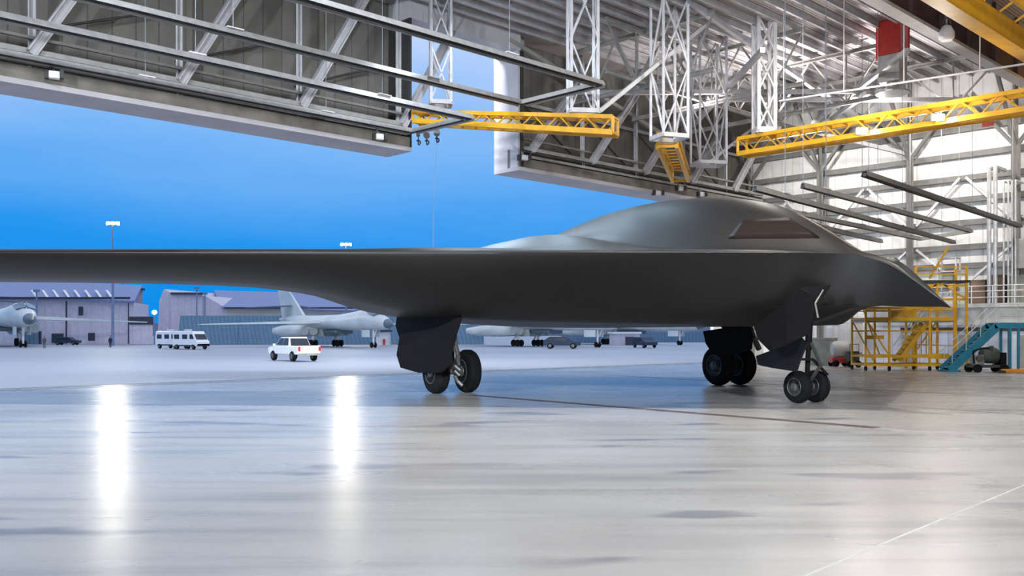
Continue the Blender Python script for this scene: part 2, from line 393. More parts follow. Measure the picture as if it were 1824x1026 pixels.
# roof: joists along the door wall, trusses running into the hangar
b = 2.9; jl = []
while b < 36:
    a0 = max(-16, (.719*b-10.5)/.695)
    if a0 < 35:
        mb = MB(); mb.ibeam(hc(a0, b, ZR-.22), hc(AMAX-.1, b, ZR-.22), .16, .34, .03)
        single(mb, 'roof_joist', M['steel'], 'slim grey roof joist tight under the ribbed roof deck', 'joist', 'roof joists under the deck')
    b += 1.15
def truss(p, q, zt, zb, n, label, mt=M['steel'], wc=.24, ww=.12, group='roof trusses'):
    d = (q-p); t = thing('roof_truss', label, 'truss', (p.x, p.y, zb), group)
    A = lambda s, z: V((p.x+d.x*s, p.y+d.y*s, z))
    MB().ibeam(A(0, zt), A(1, zt), wc, wc, .05).build('top_chord', mt, t)
    MB().ibeam(A(0, zb), A(1, zb), wc, wc, .05).build('bottom_chord', mt, t)
    for i in range(n):
        s0, s1 = i/n, (i+1)/n
        MB().beam(A(s0, zb if i % 2 else zt), A(s1, zt if i % 2 else zb), ww, ww).build('web', mt, t)
        if i % 2: MB().beam(A(s0, zb), A(s0, zt), ww*.8, ww*.8).build('web', mt, t)
    return t
for i, (a, lb) in enumerate(((12.5, 'nearest the tail slot'), (18.7, 'second from the tail slot'), (24.8, 'third from the tail slot'), (31, 'nearest the white side wall'))):
    b1 = (13, 15, 17, 22)[i]
    truss(hc(a, 2.4), hc(a, b1), ZR-.55, 16.7, max(6, 2*int(b1/6)), 'grey roof truss running into the hangar, %s' % lb, M['steelmid'], .2, .1)
for (b0, lb, z0) in ((8.2, 'just inside the door wall', 16.9),):
    a0 = max(9, (.719*b0-10)/.695)
    truss(hc(a0, b0), hc(36, b0), ZR-.6, z0, 10, 'grey cross truss parallel to the door, %s' % lb, M['steelmid'], .2, .11, 'cross trusses')
# long diagonal bracing in the roof
for (p, q, lb) in ((hc(11, 3, 17.0), hc(24.5, 15.5, 17.2), 'from the door wall toward the middle of the roof'),
                   (hc(12.5, 16, 17.1), hc(24.8, 3, 17.1), 'crossing under the white strip lights'),
                   (hc(24.8, 16, 17.1), hc(36, 5, 17.1), 'reaching the far corner'),
                   (hc(18.7, 8.2, 17.0), hc(31, 20, 17.0), 'near the red duct'),
                   (hc(18.7, 21, 17.3), hc(31, 9, 17.3), 'above the longest yellow boom'),
                   (hc(31, 8.2, 17), hc(36, 14, 15), 'dropping to the side wall')):
    single(MB().beam(p, q, .26, .26), 'roof_brace', M['steel'], 'pale diagonal roof brace %s' % lb, 'steel brace', 'diagonal roof braces')
for (p, q, wd, m_, lb) in ((at(1068, 198, 48.5), at(1302, 8, 54), .2, 'steelwhite', 'rising from the foot of the mast at the tail slot'),
                   (at(1226, 2, 50), at(1572, 240, 66), .28, 'steel', 'falling behind the white mast toward the side wall'),
                   (at(1104, 318, 67), at(1336, 108, 71), .26, 'steel', 'climbing across the corner behind the end-on boom'),
                   (at(1225, 318, 70), at(1345, 225, 72), .22, 'steel', 'short one in the corner beside the end-on boom'),
                   (at(905, 70, 55), at(1180, 240, 66), .26, 'steelmid', 'falling across the grey sheets from the slot top')):
    single(MB().beam(p, q, wd, wd), 'roof_brace', M[m_], 'long pale diagonal brace %s' % lb, 'steel brace', 'diagonal roof braces')
p, q = at(1388, 180, 52), at(1850, 66, 44.5)
q.z = p.z
t = thing('sprinkler_pipe', 'thin white sprinkler pipe strung under the roof before the red duct', 'pipe', p)
MB().tube(p, q, .055, 8).build('main_pipe', M['steelwhite'], t)
for u in (.02, .28, .52, .8): MB().tube(p.lerp(q, u), V((p.lerp(q, u).x, p.lerp(q, u).y, ZR-.02)), .03, 6).build('drop_pipe', M['steelwhite'], t)
# deep brown girder and overhead yellow crane girder
t = thing('plate_girder', 'deep dark maroon girder under the roof, near the white siren', 'girder', hc(8, 23.5, 17))
MB().abz(6.5, 34.9, 23.45, 23.6, 16.95, ZR-.02).build('web_plate', M['brown'], t)
MB().abz(6.5, 34.9, 23.2, 23.85, 16.85, 17.02).build('bottom_flange', M['steel'], t)
for s in range(8): MB().abz(9+s*3.6, 9.1+s*3.6, 23.55, 23.8, 17.0, ZR-.05).build('stiffener', M['brown'], t)
t = thing('crane_girder', 'big yellow overhead crane girder high in the upper corner', 'crane girder', hc(14, 27, 16))
MB().abz(5, 33, 26.85, 27.05, 15.55, 16.75).build('web_plate', M['yellow'], t)
MB().abz(5, 33, 26.6, 27.3, 15.5, 15.62).build('bottom_flange', M['yellow'], t)
for s in range(12):
    MB().beam(hc(8+s*2, 27.1, 16.7), hc(9+s*2, 28.6, 18.0), .1, .1).build('lattice_bar', M['yellow'], t)
MB().beam(hc(5, 28.6, 18.0), hc(33, 28.6, 18.0), .22, .22).build('top_rail', M['yellow'], t)
MB().beam(hc(5, 28.6, 16.2), hc(33, 28.6, 16.2), .18, .3).build('back_rail', M['yellow'], t)
for s in range(3): MB().beam(hc(8+s*10, 27.0, 16.7), hc(8+s*10, 27.0, ZR), .14, .14).build('hanger', M['steel'], t)

# red exhaust duct, siren
c = at(1590, 120, 54.0)
t = thing('exhaust_duct', 'red square exhaust duct with a silver lower section under the roof', 'duct', (c.x, c.y, 17.0))
rzh = math.atan2(DN.y, DN.x)
zt, zm, zb_ = ZR-.02, at(0, 100, 54).z, at(0, 148, 54).z
MB().box((c.x, c.y, (zt+zm)/2), (1.35, 1.2, zt-zm), rzh).build('red_casing', M['red'], t, bevel=.03)
MB().box((c.x, c.y, (zm+zb_)/2), (1.25, 1.1, zm-zb_), rzh).build('silver_collar', M['galv'], t, bevel=.03)
for s in (-1, 1):
    e = V((math.cos(rzh), math.sin(rzh), 0))*s*.95
    MB().path([V((c.x, c.y, zm+1.9))+e*.7, V((c.x, c.y, zm+1.9))+e, V((c.x, c.y, zm-.1))+e], .05, 6).build('side_bracket', M['red'], t)
MB().lathe([(.35, 0), (.35, -.25), (.95, -.55), (.95, -.62)], (c.x, c.y, zb_), UP, 16).build('round_hood', M['galv'], t)
c = at(1686, 62, 44.5)
t = thing('warning_siren', 'white bell shaped siren hanging beside the maroon girder', 'siren', c)
MB().lathe([(.12, .45), (.22, .38), (.36, .1), (.36, -.15), (.26, -.28), (.1, -.3)], c, UP, 16).build('horn', M['steelwhite'], t, smooth=True)
MB().tube(c+V((0, 0, .4)), V((c.x, c.y, ZR-.02)), .04, 6).build('stem', M['steelmid'], t)
MB().path([c+V((-.2, 0, .45)), c+V((-.12, 0, .8)), c+V((.12, 0, .8)), c+V((.2, 0, .45))], .05, 6).build('hook', M['steeldark'], t)

# strip lights under the roof
for (px, py, Y, lb, l) in ((1128, 40, 56, 'two short white strip lamps, the one nearer the tail slot', 2.0), (1258, 58, 57, 'long white strip lamp beside the second roof truss', 3.8), (1152, 44, 55, 'short white strip lamp next to the other short one', 1.2)):
    c = at(px, py, Y)
    t = thing('strip_lamp', lb, 'lamp', c, 'white strip lamps under the roof')
    MB().beam(c-DN*l/2, c+DN*l/2, .32, .12).build('lamp_housing', M['steelwhite'], t)
    MB().beam(c-DN*l/2-UP*.08, c+DN*l/2-UP*.08, .22, .05).build('diffuser', M['striplight'], t)
    for s in (-.4, .4): MB().tube(c+DN*l*s, V(((c+DN*l*s).x, (c+DN*l*s).y, ZR)), .02, 5).build('hanger', M['steelmid'], t)

# ------------------------------------------------------------------ radiant heaters
def hood(mbh, mbt, p, q, wd, sc=1.0):
    d = (q-p).normalized(); s = d.cross(UP).normalized()
    th = .03
    prof = [(-wd/2, -.10), (-wd/2+.04, -.10), (-wd*.22, .10), (wd*.22, .10), (wd/2-.04, -.10), (wd/2, -.10), (wd*.25, .15), (-wd*.25, .15)]
    mbh.prism([p+s*x+UP*(z*sc) for x, z in prof], q-p)
    mbt.tube(p-UP*.02, q-UP*.02, .09, 8)
def heater(lines, label, wd=.5, hz=(.1, .35, .6, .85), m_h=M['galv'], rods=True, cross=True):
    p0 = lines[0][0]
    t = thing('radiant_heater', label, 'heater', p0, 'radiant tube heaters')
    for (p, q) in lines:
        h_, t_ = MB(), MB(); hood(h_, t_, p, q, wd)
        h_.build('reflector_hood', m_h, t); t_.build('heater_tube', M['tubedark'], t)
        n = 0
        for s in hz:
            m_ = p.lerp(q, s); mb = MB(); mb.tube(m_+UP*.1, V((m_.x, m_.y, ZR)), .018, 5); mb.build('hanger_rod', M['cable'], t)
            MB().beam(m_-(q-p).normalized()*.35+UP*.16, m_+(q-p).normalized()*.35+UP*.16, wd*.8, .05).build('joint_strap', M['steelwhite'], t)
    if cross:
        h_, t_ = MB(), MB(); hood(h_, t_, lines[0][1], lines[1][1], wd)
        h_.build('end_hood', m_h, t); t_.build('return_tube', M['tubedark'], t)
def along(p, L_, d=D1): return p+d*L_
e1, e2 = at(1070, 150, 43.9), at(930, 186, 47.6)
e2.z = e1.z
heater([(along(e1, -40), e1), (along(e2, -40), e2)], 'upper of the two grey U-shaped tube heaters hanging before the door wall', .62)
e3, e4 = at(838, 210, 46.4), at(735, 236, 49.6)
e4.z = e3.z
heater([(along(e3, -36), e3), (along(e4, -36), e4)], 'lower of the two grey U-shaped tube heaters, end crossing the tail slot', .62)
r1 = (at(1540, 310, 39.5), at(1540, 310, 39.5).lerp(at(1820, 404, 59.4), .985)); r2 = (at(1430, 331, 42.5), at(1730, 412, 61.6))
for p in (r1[1], r2[1]): pass
heater([r1], 'thick dark heater pipe highest before the white wall', .34, (.6, .93), M['tubedark'], True, False)
heater([(at(1400, 376, 48), at(1640, 426, 62.5)), r2], 'pair of slim grey heater pipes before the white wall joined by a crossing pipe', .28, (.1, .5, .9), M['girt'], True, True)
heater([(at(1345, 336, 38.8), at(1700, 432, 62))], 'single slim grey heater pipe running between the joined pair', .28, (.1, .5, .9), M['girt'], True, False)
heater([(at(1440, 400, 50), at(1570, 430, 60))], 'shortest and lowest grey heater pipe, just above the aircraft nose', .26, (.2, .8), M['girt'], True, False)

# ------------------------------------------------------------------ hanging lattice masts and yellow booms
def mast(c, sx, sy, zb, label, mt, leg=.16, n=4, rz=None):
    rz = math.atan2(D1.y, D1.x) if rz is None else rz
    X = V((math.cos(rz), math.sin(rz), 0)); Yv = V((-X.y, X.x, 0)); c = V((c.x, c.y, 0))
    t = thing('hanging_lattice_mast', label, 'mast', (c.x, c.y, ZR), 'hanging lattice masts')
    cs = [c+X*i*sx/2+Yv*j*sy/2 for i, j in ((-1, -1), (1, -1), (1, 1), (-1, 1))]
    for p in cs: MB().beam(p+UP*zb, p+UP*(ZR-.005), leg, leg, V((1, 0, 0))).build('mast_leg', mt, t)
    H_ = (ZR-zb)/n
    for i in range(n):
        z0, z1 = zb+i*H_+.1, zb+(i+1)*H_-.05
        for k_ in range(4):
            p, q = cs[k_], cs[(k_+1) % 4]
            if (i+k_) % 2: p, q = q, p
            MB().beam(p+UP*z0, q+UP*z1, leg*.7, leg*.5).build('lacing_bar', mt, t)
            if k_ == 0: MB().beam(q+UP*z0, p+UP*z1, leg*.7, leg*.5).build('lacing_bar', mt, t)
    mb = MB()
    for k_ in range(4): mb.beam(cs[k_]+UP*zb, cs[(k_+1) % 4]+UP*zb, leg*1.2, leg*1.6)
    mb.build('base_ring', mt, t)
    return t
def boom(p, q, h0, h1, wd, label, n=12, pads=True, mt=M['yellow']):
    """lattice boom: two top chords, two bottom chords, lacing; p,q centre of the bottom edge"""
    t = thing('crane_boom', label, 'crane boom', p, 'yellow lattice booms')
    d = (q-p).normalized(); s = d.cross(UP).normalized()*wd/2
    for sg, nm in ((-1, 'near_chord'), (1, 'far_chord')):
        MB().beam(p+s*sg+UP*h0, q+s*sg+UP*h1, .16, .20).build('top_chord', mt, t)
        MB().beam(p+s*sg+UP*.1, q+s*sg+UP*.1, .20, .26).build('bottom_chord', mt, t)
        for i in range(n):
            u0, u1 = i/n, (i+1)/n
            a_ = p.lerp(q, u0)+s*sg+UP*(.1 if i % 2 else h0+(h1-h0)*u0)
            b_ = p.lerp(q, u1)+s*sg+UP*((h0+(h1-h0)*u1) if i % 2 else .1)
            MB().beam(a_, b_, .07, .07).build('lacing_bar', M['yellowdark'], t)
    mb = MB()
    for i in range(n+1):
        u0 = i/n; c_ = p.lerp(q, u0)
        mb.beam(c_+s+UP*(h0+(h1-h0)*u0), c_-s+UP*(h0+(h1-h0)*u0), .09, .09)
    mb.build('cross_ties', mt, t)
    for u0 in (0, 1):
        c_ = p.lerp(q, u0); hh = h0 if u0 == 0 else h1
        mb = MB()
        for sg in (-1, 1): mb.beam(c_+s*sg+UP*.1, c_+s*sg+UP*hh, .14, .14)
        mb.beam(c_+s+UP*.1, c_-s+UP*.1, .14, .14); mb.build('end_frame', mt, t)
    return t
# left boom
pL, pR = at(742, 221, 50.2), at(1096, 242, 45.6)
boom(pL, pR, .60, .86, .8, 'yellow boom crossing in front of the tall tail slot', 16)
mast(at(1038, 200, 46.9), 1.35, 1.1, at(0, 203, 46.3).z+.2, 'pale hanging mast over the boom at the tail slot', M['steelwhite'], .14, 2, 0.12)
mast(at(785, 185, 49.5), 1.05, 1.0, at(0, 185, 49.5).z, 'pale hanging mast before the tail slot, above the hoist hooks', M['steel'], .14, 2, 0.15)
# middle boom, end on
pm, qm = at(1188, 264, 51.8), at(1212, 322, 63.5); qm.z = pm.z
boom(pm, qm, .85, .85, 1.05, 'yellow boom seen end on below the middle hanging mast', 12)
mast(at(1192, 245, 50.5), 1.5, 1.4, at(0, 245, 50.5).z, 'grey hanging mast at the middle, over the end-on boom', M['steelwhite'], .14, 2, .35)
mast(at(1262, 290, 56.5), 1.7, 1.4, at(0, 292, 56.5).z, 'grey hanging mast just behind the middle one, lowest reaching', M['steel'], .13, 2, .2)
# right boom
pR3, qR3 = at(1322, 279, 54.5), at(1860, 199, 43.2); qR3.z = pR3.z
boom(pR3, qR3, .98, .98, 1.0, 'long yellow boom with two bright lamps reaching toward the side wall', 18)
mast(at(1361, 242, 53.5), .95, .95, at(0, 234, 53.5).z, 'bright white hanging mast carrying the long yellow boom', M['steelwhite'], .2, 3, .06)
for (px, py, lb) in ((1536, 233, 'glowing flood lamp on the long yellow boom, farther from the side wall'), (1672, 209, 'glowing flood lamp on the long yellow boom, nearer the side wall')):
    u = (px-1322)/(1860-1322); Yc = 1/((1-u)/54.5+u/43.2)
    c = at(px, py, Yc-1.02)
    t = thing('flood_lamp', lb, 'lamp', c, 'flood lamps on the boom')
    MB().box(c+V((0, .12, 0)), (.62, .2, .34)).build('lamp_housing', M['steelmid'], t)
    MB().lathe([(.02, -.02), (.15, 0), (.19, .04), (.19, .06)], c+V((0, -.02, 0)), (0, 1, 0), 16).build('lens', M['lampglow'], t)
    MB().beam(c+V((0, .15, -.1)), c+V((0, .38, -.2)), .06, .06).build('bracket', M['yellow'], t)
# small flood heads along the door header
for (px, py, sd) in ((97, 134, 'far along the long door header'), (676, 244, 'at the end of the long door header by the slot'), (934, 281, 'at the foot of the white slot jamb'),
                     (1172, 344, 'above the aircraft nose, first of three'), (1212, 336, 'above the aircraft nose, second of three'), (1250, 346, 'above the aircraft nose, third of three')):
    r = (px-912)/F; o_ = hc(0, 2.45); a_ = (r*o_.y-o_.x)/(D1.x-r*D1.y); q = hc(a_, 2.45)
    c = at(px, py, q.y)
    t = thing('wall_floodlight', 'small floodlight %s' % sd, 'lamp', c, 'small floodlights on the door header')
    MB().box(c, (.42, .3, .3), .5).build('lamp_housing', M['steelwhite'], t, bevel=.03)
    for s in (-1, 1): MB().box(c+V((.3*s, -.02, .02)), (.14, .32, .34), .5).build('side_cap', M['steeldark'], t)
    MB().beam(c+UP*.1, c+UP*.45-DN*.3, .07, .07).build('bracket', M['steelmid'], t)
# hoist hooks and cable at the slot
for i, (px, y0, y1, lb) in enumerate(((745, 236, 262, 'short black hoist hook, nearest the long wall'), (760, 236, 262, 'hoist hook with round block, middle of three'), (778, 232, 262, 'hoist hook with the longest cable, under the yellow boom'))):
    Y = 50.3+.2*i; c = at(px, y0, Y)
    t = thing('hoist_hook', lb, 'hook', c, 'hoist hooks below the boom')
    rb = .18 if i else .1
    MB().lathe([(.03, -rb), (rb, -rb*.5), (rb, rb*.5), (.03, rb)], c-UP*.15, (0, 1, 0), 14).build('sheave_block', M['steelmid'], t)
    MB().path([c+UP*(.3), c-UP*.4], .025, 6).build('cable', M['steeldark'], t)
    hk = [c+V((math.sin(u)*.12, 0, -.55-.12*math.cos(u)+.0)) for u in [x*.5 for x in range(0, 9)]]
    MB().path([c-UP*.35, c-UP*.43]+hk, .04, 6).build('hook', M['steeldark'], t)
    if i == 2: MB().path([c-UP*.7, at(775, 300, Y), at(772, 400, Y), V((at(772, 400, Y).x, Y, 2.9))], .012, 5).build('hanging_cable', M['cable'], t)

# ------------------------------------------------------------------ the flying wing aircraft
AH = math.radians(60)
NOSE = V((11.9, 25.1, 0)); HU = V((-math.cos(AH), math.sin(AH), 0)); HV = V((-math.sin(AH), -math.cos(AH), 0))
def ac(u, v, z=0.0): return NOSE+HU*u+HV*v+UP*z
TS = math.tan(math.radians(34.5))
ULE = [(0, 0), (.1, .52), (.2, 1.0), (.35, 1.62), (.55, 2.12), (.85, 2.5), (1.4, 2.92), (2.2, 3.37), (2.6, 3.645)]
def ule(v):
    v = abs(v)
    if v < 2.2: return hermite(v, ULE)
    return 3.37+TS*(v-2.2)
def ute(v):
    v = abs(v); return max(26.0-.685*v, TS*v+8.2)
def zle(v):
    v = abs(v)
    return hermite(v, [(0, 2.90), (.1, 3.3), (.2, 3.68), (.35, 4.12), (.55, 4.36), (.85, 4.48), (1.3, 4.53), (2, 4.545), (8, 4.60), (22.5, 4.73), (27, 4.77)])
ZB = [(0, 2.45), (2, 2.46), (4.5, 2.52), (7.3, 2.64), (8.8, 2.75), (10.9, 3.03), (12.9, 3.52), (14.8, 3.80), (18, 3.94), (22.5, 4.02), (27, 4.12)]
MM = [(0, .3), (.5, .3), (1, .45), (2, 1.0), (4.5, 3.2), (7.3, 5), (8.8, 4.6), (10.9, 3.8), (12.9, 3.2), (14.8, 2.9), (27, 2.8)]
KEEL = [(0, 2.92), (1, 2.95), (3.0, 3.02), (4.5, 2.64), (5.4, 2.46), (6, 2.45)]
RIDGE = [(0, 2.90), (.94, 3.58), (1.66, 4.17), (2.43, 4.50), (3.03, 4.68), (3.65, 5.03), (4.75, 5.66), (5.44, 6.02), (6.4, 6.45), (7.44, 6.74), (8.8, 7.0), (10.3, 7.15), (11.9, 7.22), (14, 7.15), (16, 6.9), (18, 6.5), (20, 6.0), (23, 5.2), (26, 4.6)]
WID = [(0, .02), (2.2, .5), (3, .95), (4.75, 2.0), (6.4, 2.9), (8.8, 3.7), (12, 4.4), (18, 4.6), (26, 3)]
def ztop(u, v):
    av = abs(v); c = ute(v)-ule(v); t = min(1, max(0, (u-ule(v))/c))
    wing = zle(v)+.40*(c/9)*(math.sqrt(t)*(1-t)*1.9) if av > .5 else zle(v)
    if av > .5: wing = zle(v)+min(.42, .40*(c/9))*math.sqrt(t)*(1-t)*1.9*sstep(.4, 3, av)
    w_ = hermite(u, WID); s = av/max(w_, .02)
    h1 = max(0, hermite(u, RIDGE)-wing)*((1-s**2.2)**1.6 if s < 1 else 0)
    dv = (av-5.0)/3.6
    h2 = .85*(1-dv*dv)**2*sstep(6.5, 12.5, u)*(1-sstep(14.5, 21, u)) if abs(dv) < 1 else 0
    return wing+max(h1, h2)+.5*min(h1, h2)**2/max(h1, h2, .01)
def zbot(u, v):
    av = abs(v); c = ute(v)-ule(v); d = u-ule(v); t = min(1, max(0, d/c))
    zf = max(hermite(av, ZB), hermite(max(0, u-.8*min(av, 2.2)), KEEL))
    m_ = ramp(av, MM); x = min(1, max(0, d/m_)); g = 1-(1-x)**1.6; wr = .55*sstep(4, 13, av); g = g*(1-wr)+wr*math.sqrt(1-(1-x)**2)
    z = zle(v)-(zle(v)-zf)*g
    e = sstep(.70, 1.0, t)
    return z+(zle(v)+.02-z)*e*.98
vs_ = []
v = 0.0
for k_ in range(13): vs_.append(.5*k_/12)
x = .5
while x < 23.2:
    x += .11 if x < 3 else (.22 if x < 9 else .45)
    vs_.append(min(x, 23.4))
vv = [-q for q in reversed(vs_[1:])]+vs_
NT = 74
ts = [(1-math.cos(math.pi*k_/NT))/2*.55+.45*(k_/NT)**1.3 for k_ in range(NT+1)]
mb = MB()
rings = []
for q in vv:
    u0, u1 = ule(q), ute(q)
    top = [ac(u0+(u1-u0)*t_, q, ztop(u0+(u1-u0)*t_, q)) for t_ in ts]
    bot = [ac(u0+(u1-u0)*t_, q, zbot(u0+(u1-u0)*t_, q)) for t_ in ts[1:-1]]
    rings.append(top+list(reversed(bot)))
mb.loft(rings)
plane = thing('flying_wing_aircraft', 'charcoal flying wing stealth bomber parked in the hangar door', 'aircraft', (NOSE.x, NOSE.y, 0))
air = mb.build('airframe', M['skin'], plane, smooth=True)
# cockpit glazing: traced by looking at the hump from the photographer's side, then mirrored
bvh = BVHTree.FromPolygons([tuple(p) for p in mb.v], mb.f)
def hit(px, py):
    o_ = V((0, 0, CAMZ)); d = (at(px, py, 10)-o_).normalized(); r_ = bvh.ray_cast(o_, d); return r_[0], r_[1]
def uv_of(p): dd = p-NOSE; return dd.dot(HU), dd.dot(HV)
def patch(rows, off=.012):
    """rows: list of (left,right) pixel pairs down the glass"""
    nn = 14; pts = []
    for (l_, r_) in rows:
        for i in range(nn+1):
            p, _n = hit(l_[0]+(r_[0]-l_[0])*i/nn, l_[1]+(r_[1]-l_[1])*i/nn)
            pts.append(uv_of(p) if p is not None else None)
    return pts, nn
def glass(pts, nn, nr, sgn):
    vs, fs = [], []
    for (u, v_) in pts:
        e = .02; p = ac(u, v_*sgn, ztop(u, v_))
        nrm = (HU*(-(ztop(u+e, v_)-ztop(u-e, v_))/(2*e))+HV*sgn*(-(ztop(u, v_+e)-ztop(u, v_-e))/(2*e))+UP).normalized()
        vs += [p+nrm*.018]
    for r_ in range(nr-1):
        for i in range(nn): fs.append((r_*(nn+1)+i, r_*(nn+1)+i+1, (r_+1)*(nn+1)+i+1, (r_+1)*(nn+1)+i))
    return MB().add(vs, fs)
WIN = [((1322, 393), (1404, 388)), ((1318, 398), (1414, 394)), ((1311, 407), (1430, 404)), ((1304, 416), (1446, 413)), ((1297, 425), (1460, 424))]
pts, nn = patch(WIN)
if all(p is not None for p in pts):
    for sg in (1, -1):
        g_ = glass(pts, nn, len(WIN), sg).build('cockpit_window', M['glassdark'], plane, smooth=True)
        so = g_.modifiers.new('thickness', 'SOLIDIFY'); so.thickness = .02; so.offset = -1
# landing gear
def wheel(c, r, wd, gear, hubm=M['hub'], axis=None):
    ax = HV if axis is None else axis
    prof = [(r*.55, -wd/2), (r*.80, -wd/2), (r*.93, -wd*.42), (r, -wd*.22), (r, -wd*.18), (r*.985, -wd*.17), (r*.985, -wd*.13), (r, -wd*.12), (r, wd*.12), (r*.985, wd*.13), (r*.985, wd*.17), (r, wd*.18), (r, wd*.22), (r*.93, wd*.42), (r*.80, wd/2), (r*.55, wd/2)]
    wo = MB().lathe(prof, c, ax, 40).build('wheel', M['tyre'], gear, smooth=True)
    for s in (-1, 1):
        MB().lathe([(r*.56, wd*.50), (r*.54, wd*.53), (r*.46, wd*.45), (r*.28, wd*.42), (r*.24, wd*.56), (r*.12, wd*.60), (r*.10, wd*.62)], c, ax*s, 24).build('rim', hubm, gear, smooth=True)
        mb = MB()
        for k_ in range(9):
            tt = 2*math.pi*k_/9; xx = HU*math.cos(tt)+UP*math.sin(tt)
            mb.tube(c+xx*r*.37+ax*s*wd*.42, c+xx*r*.37+ax*s*wd*.50, r*.055, 8)
        mb.build('rim_bolts', hubm, gear)
    return wo
def gearset(base, r, wd, track, ztop_, lean, label, stem_r):
    """gear leg with two wheels; base is the ground point between the wheels"""
    g = MB(); axl = base+UP*r; top = V((base.x, base.y, ztop_))+HU*lean
    g.tube(axl, axl.lerp(top, .45), stem_r*.72, 14); g.tube(axl.lerp(top, .42), top, stem_r, 14)
    gear = g.build('landing_gear', M['gearblack'], plane, smooth=True)
    gear['label'] = label
    MB().tube(axl.lerp(top, .18), axl.lerp(top, .46), stem_r*.6, 12).build('oleo_piston', M['chrome'], gear)
    MB().tube(axl-HV*track*.5, axl+HV*track*.5, r*.16, 12).build('axle', M['hub'], gear)
    k1 = axl.lerp(top, .50)-HU*stem_r; k2 = axl.lerp(top, .25)-HU*(stem_r+.42); k3 = axl+UP*.1-HU*stem_r*.7
    MB().beam(k1, k2, .10, .06).beam(k2, k3, .10, .06).build('torque_link', M['hub'], gear)
    MB().tube(axl.lerp(top, .55), top+HU*1.3+UP*.1, stem_r*.45, 10).build('drag_brace', M['gearblack'], gear)
    for s in (-1, 1): wheel(axl+HV*s*track/2, r, wd, gear)
    return gear
ng = gnd(1437, 717)
g1 = gearset(ng, .51, .34, .80, 3.3, -.15, 'nose landing gear with two small black wheels', .11)
m1 = gnd(805, 700)
g2 = gearset(m1, .80, .50, 1.28, 3.6, .2, 'near main landing gear with two big black wheels', .16)
m2 = gnd(1299, 685.5)
g3 = gearset(m2, .84, .52, 1.22, 3.4, .2, 'far main landing gear partly behind its door', .16)
def door(poly, off_n, name, gear, m=M['gearblack'], th=.07):
    """gear door: polygon of pixels placed on the vertical plane through v=const of the aircraft"""
    pts = []
    for (px, py) in poly:
        r_ = (px-912)/F; bx = ac(0, off_n); u = (r_*bx.y-bx.x)/(HU.x-r_*HU.y)
        q = ac(u, off_n); pts.append(at(px, py, q.y))
        h_, _n = hit(px, py)
        if DBG and h_ is not None: print('DOOR', name, px, py, 'plane v', off_n, 'skin', [round(c_, 2) for c_ in uv_of(h_)])
    return MB().prism(pts, HV*th).build(name, m, gear, bevel=.012)
door([(713, 548), (764, 553), (812, 558), (824, 566), (806, 622), (806, 648), (788, 664), (748, 664), (716, 655), (709, 632), (714, 602), (707, 580)], 8.75, 'main_gear_door', g2)
door([(1254, 590), (1300, 583), (1336, 575), (1342, 600), (1340, 622), (1300, 634), (1268, 626), (1259, 612)], -4.2, 'main_gear_door', g3)
door([(1345, 580), (1390, 548), (1428, 514), (1446, 522), (1452, 560), (1440, 596), (1404, 614), (1374, 626), (1352, 604)], 2.4, 'nose_gear_door', g1, M['gearblack'])
door([(1349, 634), (1376, 624), (1424, 596), (1440, 612), (1428, 640), (1421, 662), (1380, 656), (1352, 650)], 1.3, 'lower_nose_gear_door', g1, M['skin'])
# chrome strut and little fittings at the open nose bay
p = at(1447, 520, ac(3.4, 2.1).y-.1)
MB().path([at(1466, 516, p.y), at(1452, 540, p.y), at(1457, 566, p.y)], .032, 8).build('door_strut', M['chrome'], g1)
MB().prism([at(1432, 512, p.y), at(1480, 508, p.y), at(1468, 526, p.y), at(1446, 534, p.y)], HV*.05).build('bay_flap', M['gearblack'], g1)
MB().beam(at(1448, 640, ng.y-.3), at(1474, 668, ng.y-.3), .10, .08).beam(at(1424, 640, ng.y-.3), at(1448, 640, ng.y-.3), .08, .08).build('steering_fork', M['gearblack'], g1)
MB().path([at(1334, 578, 38.6), at(1342, 600, 38.6), at(1352, 622, 38.8)], .12, 8).build('door_strut', M['hub'], g3)
MB().path([at(800, 560, m1.y-.9), at(808, 590, m1.y-.8), at(812, 625, m1.y-.7)], .10, 8).build('door_strut', M['hub'], g2)
mb = MB()
for k_ in range(7): mb.tube(at(814+random.uniform(-5, 8), 624+k_*9, m1.y-.75), at(818+random.uniform(-5, 8), 633+k_*9, m1.y-.75), .07, 8)
mb.build('brake_lines', M['hub'], g2)

# ------------------------------------------------------------------ clutter along the side wall
OFF_B0, OFF_A0, OFF_Z = 11.9, 33.2, 4.15
office = thing('office_block', 'low pale blue office block with flat deck along the side wall', 'building', hc(OFF_A0, OFF_B0))
MB().abz(OFF_A0, 35.4, OFF_B0, 34, 0, OFF_Z-.25).build('wall_shell', M['officewall'], office)
MB().abz(OFF_A0-.3, 35.45, OFF_B0-.1, 34, OFF_Z-.25, OFF_Z).build('deck_slab', M['paleplastic'], office)
MB().abz(OFF_A0-.05, OFF_A0, OFF_B0, 34, 2.75, OFF_Z-.25).build('fascia_panel', M['paleplastic'], office)
MB().abz(OFF_A0-.06, OFF_A0, OFF_B0+2.5, 33, 2.35, 2.6).build('dark_pipe_band', M['steeldark'], office)
for i, b in enumerate((14.5, 18.2, 22.0, 25.5)):
    MB().abz(OFF_A0-.05, OFF_A0, b, b+1.0, 0, 2.1).build('door', M['steelmid'], office)
mb_rail = thing('deck_railing', 'white pipe railing along the office block deck', 'railing', hc(OFF_A0, 17, OFF_Z))
for b in [16.5+1.3*i for i in range(11)]:
    MB().tube(hc(OFF_A0-.1, b, OFF_Z), hc(OFF_A0-.1, b, OFF_Z+1.15), .035, 6).build('rail_post', M['steelwhite'], mb_rail)
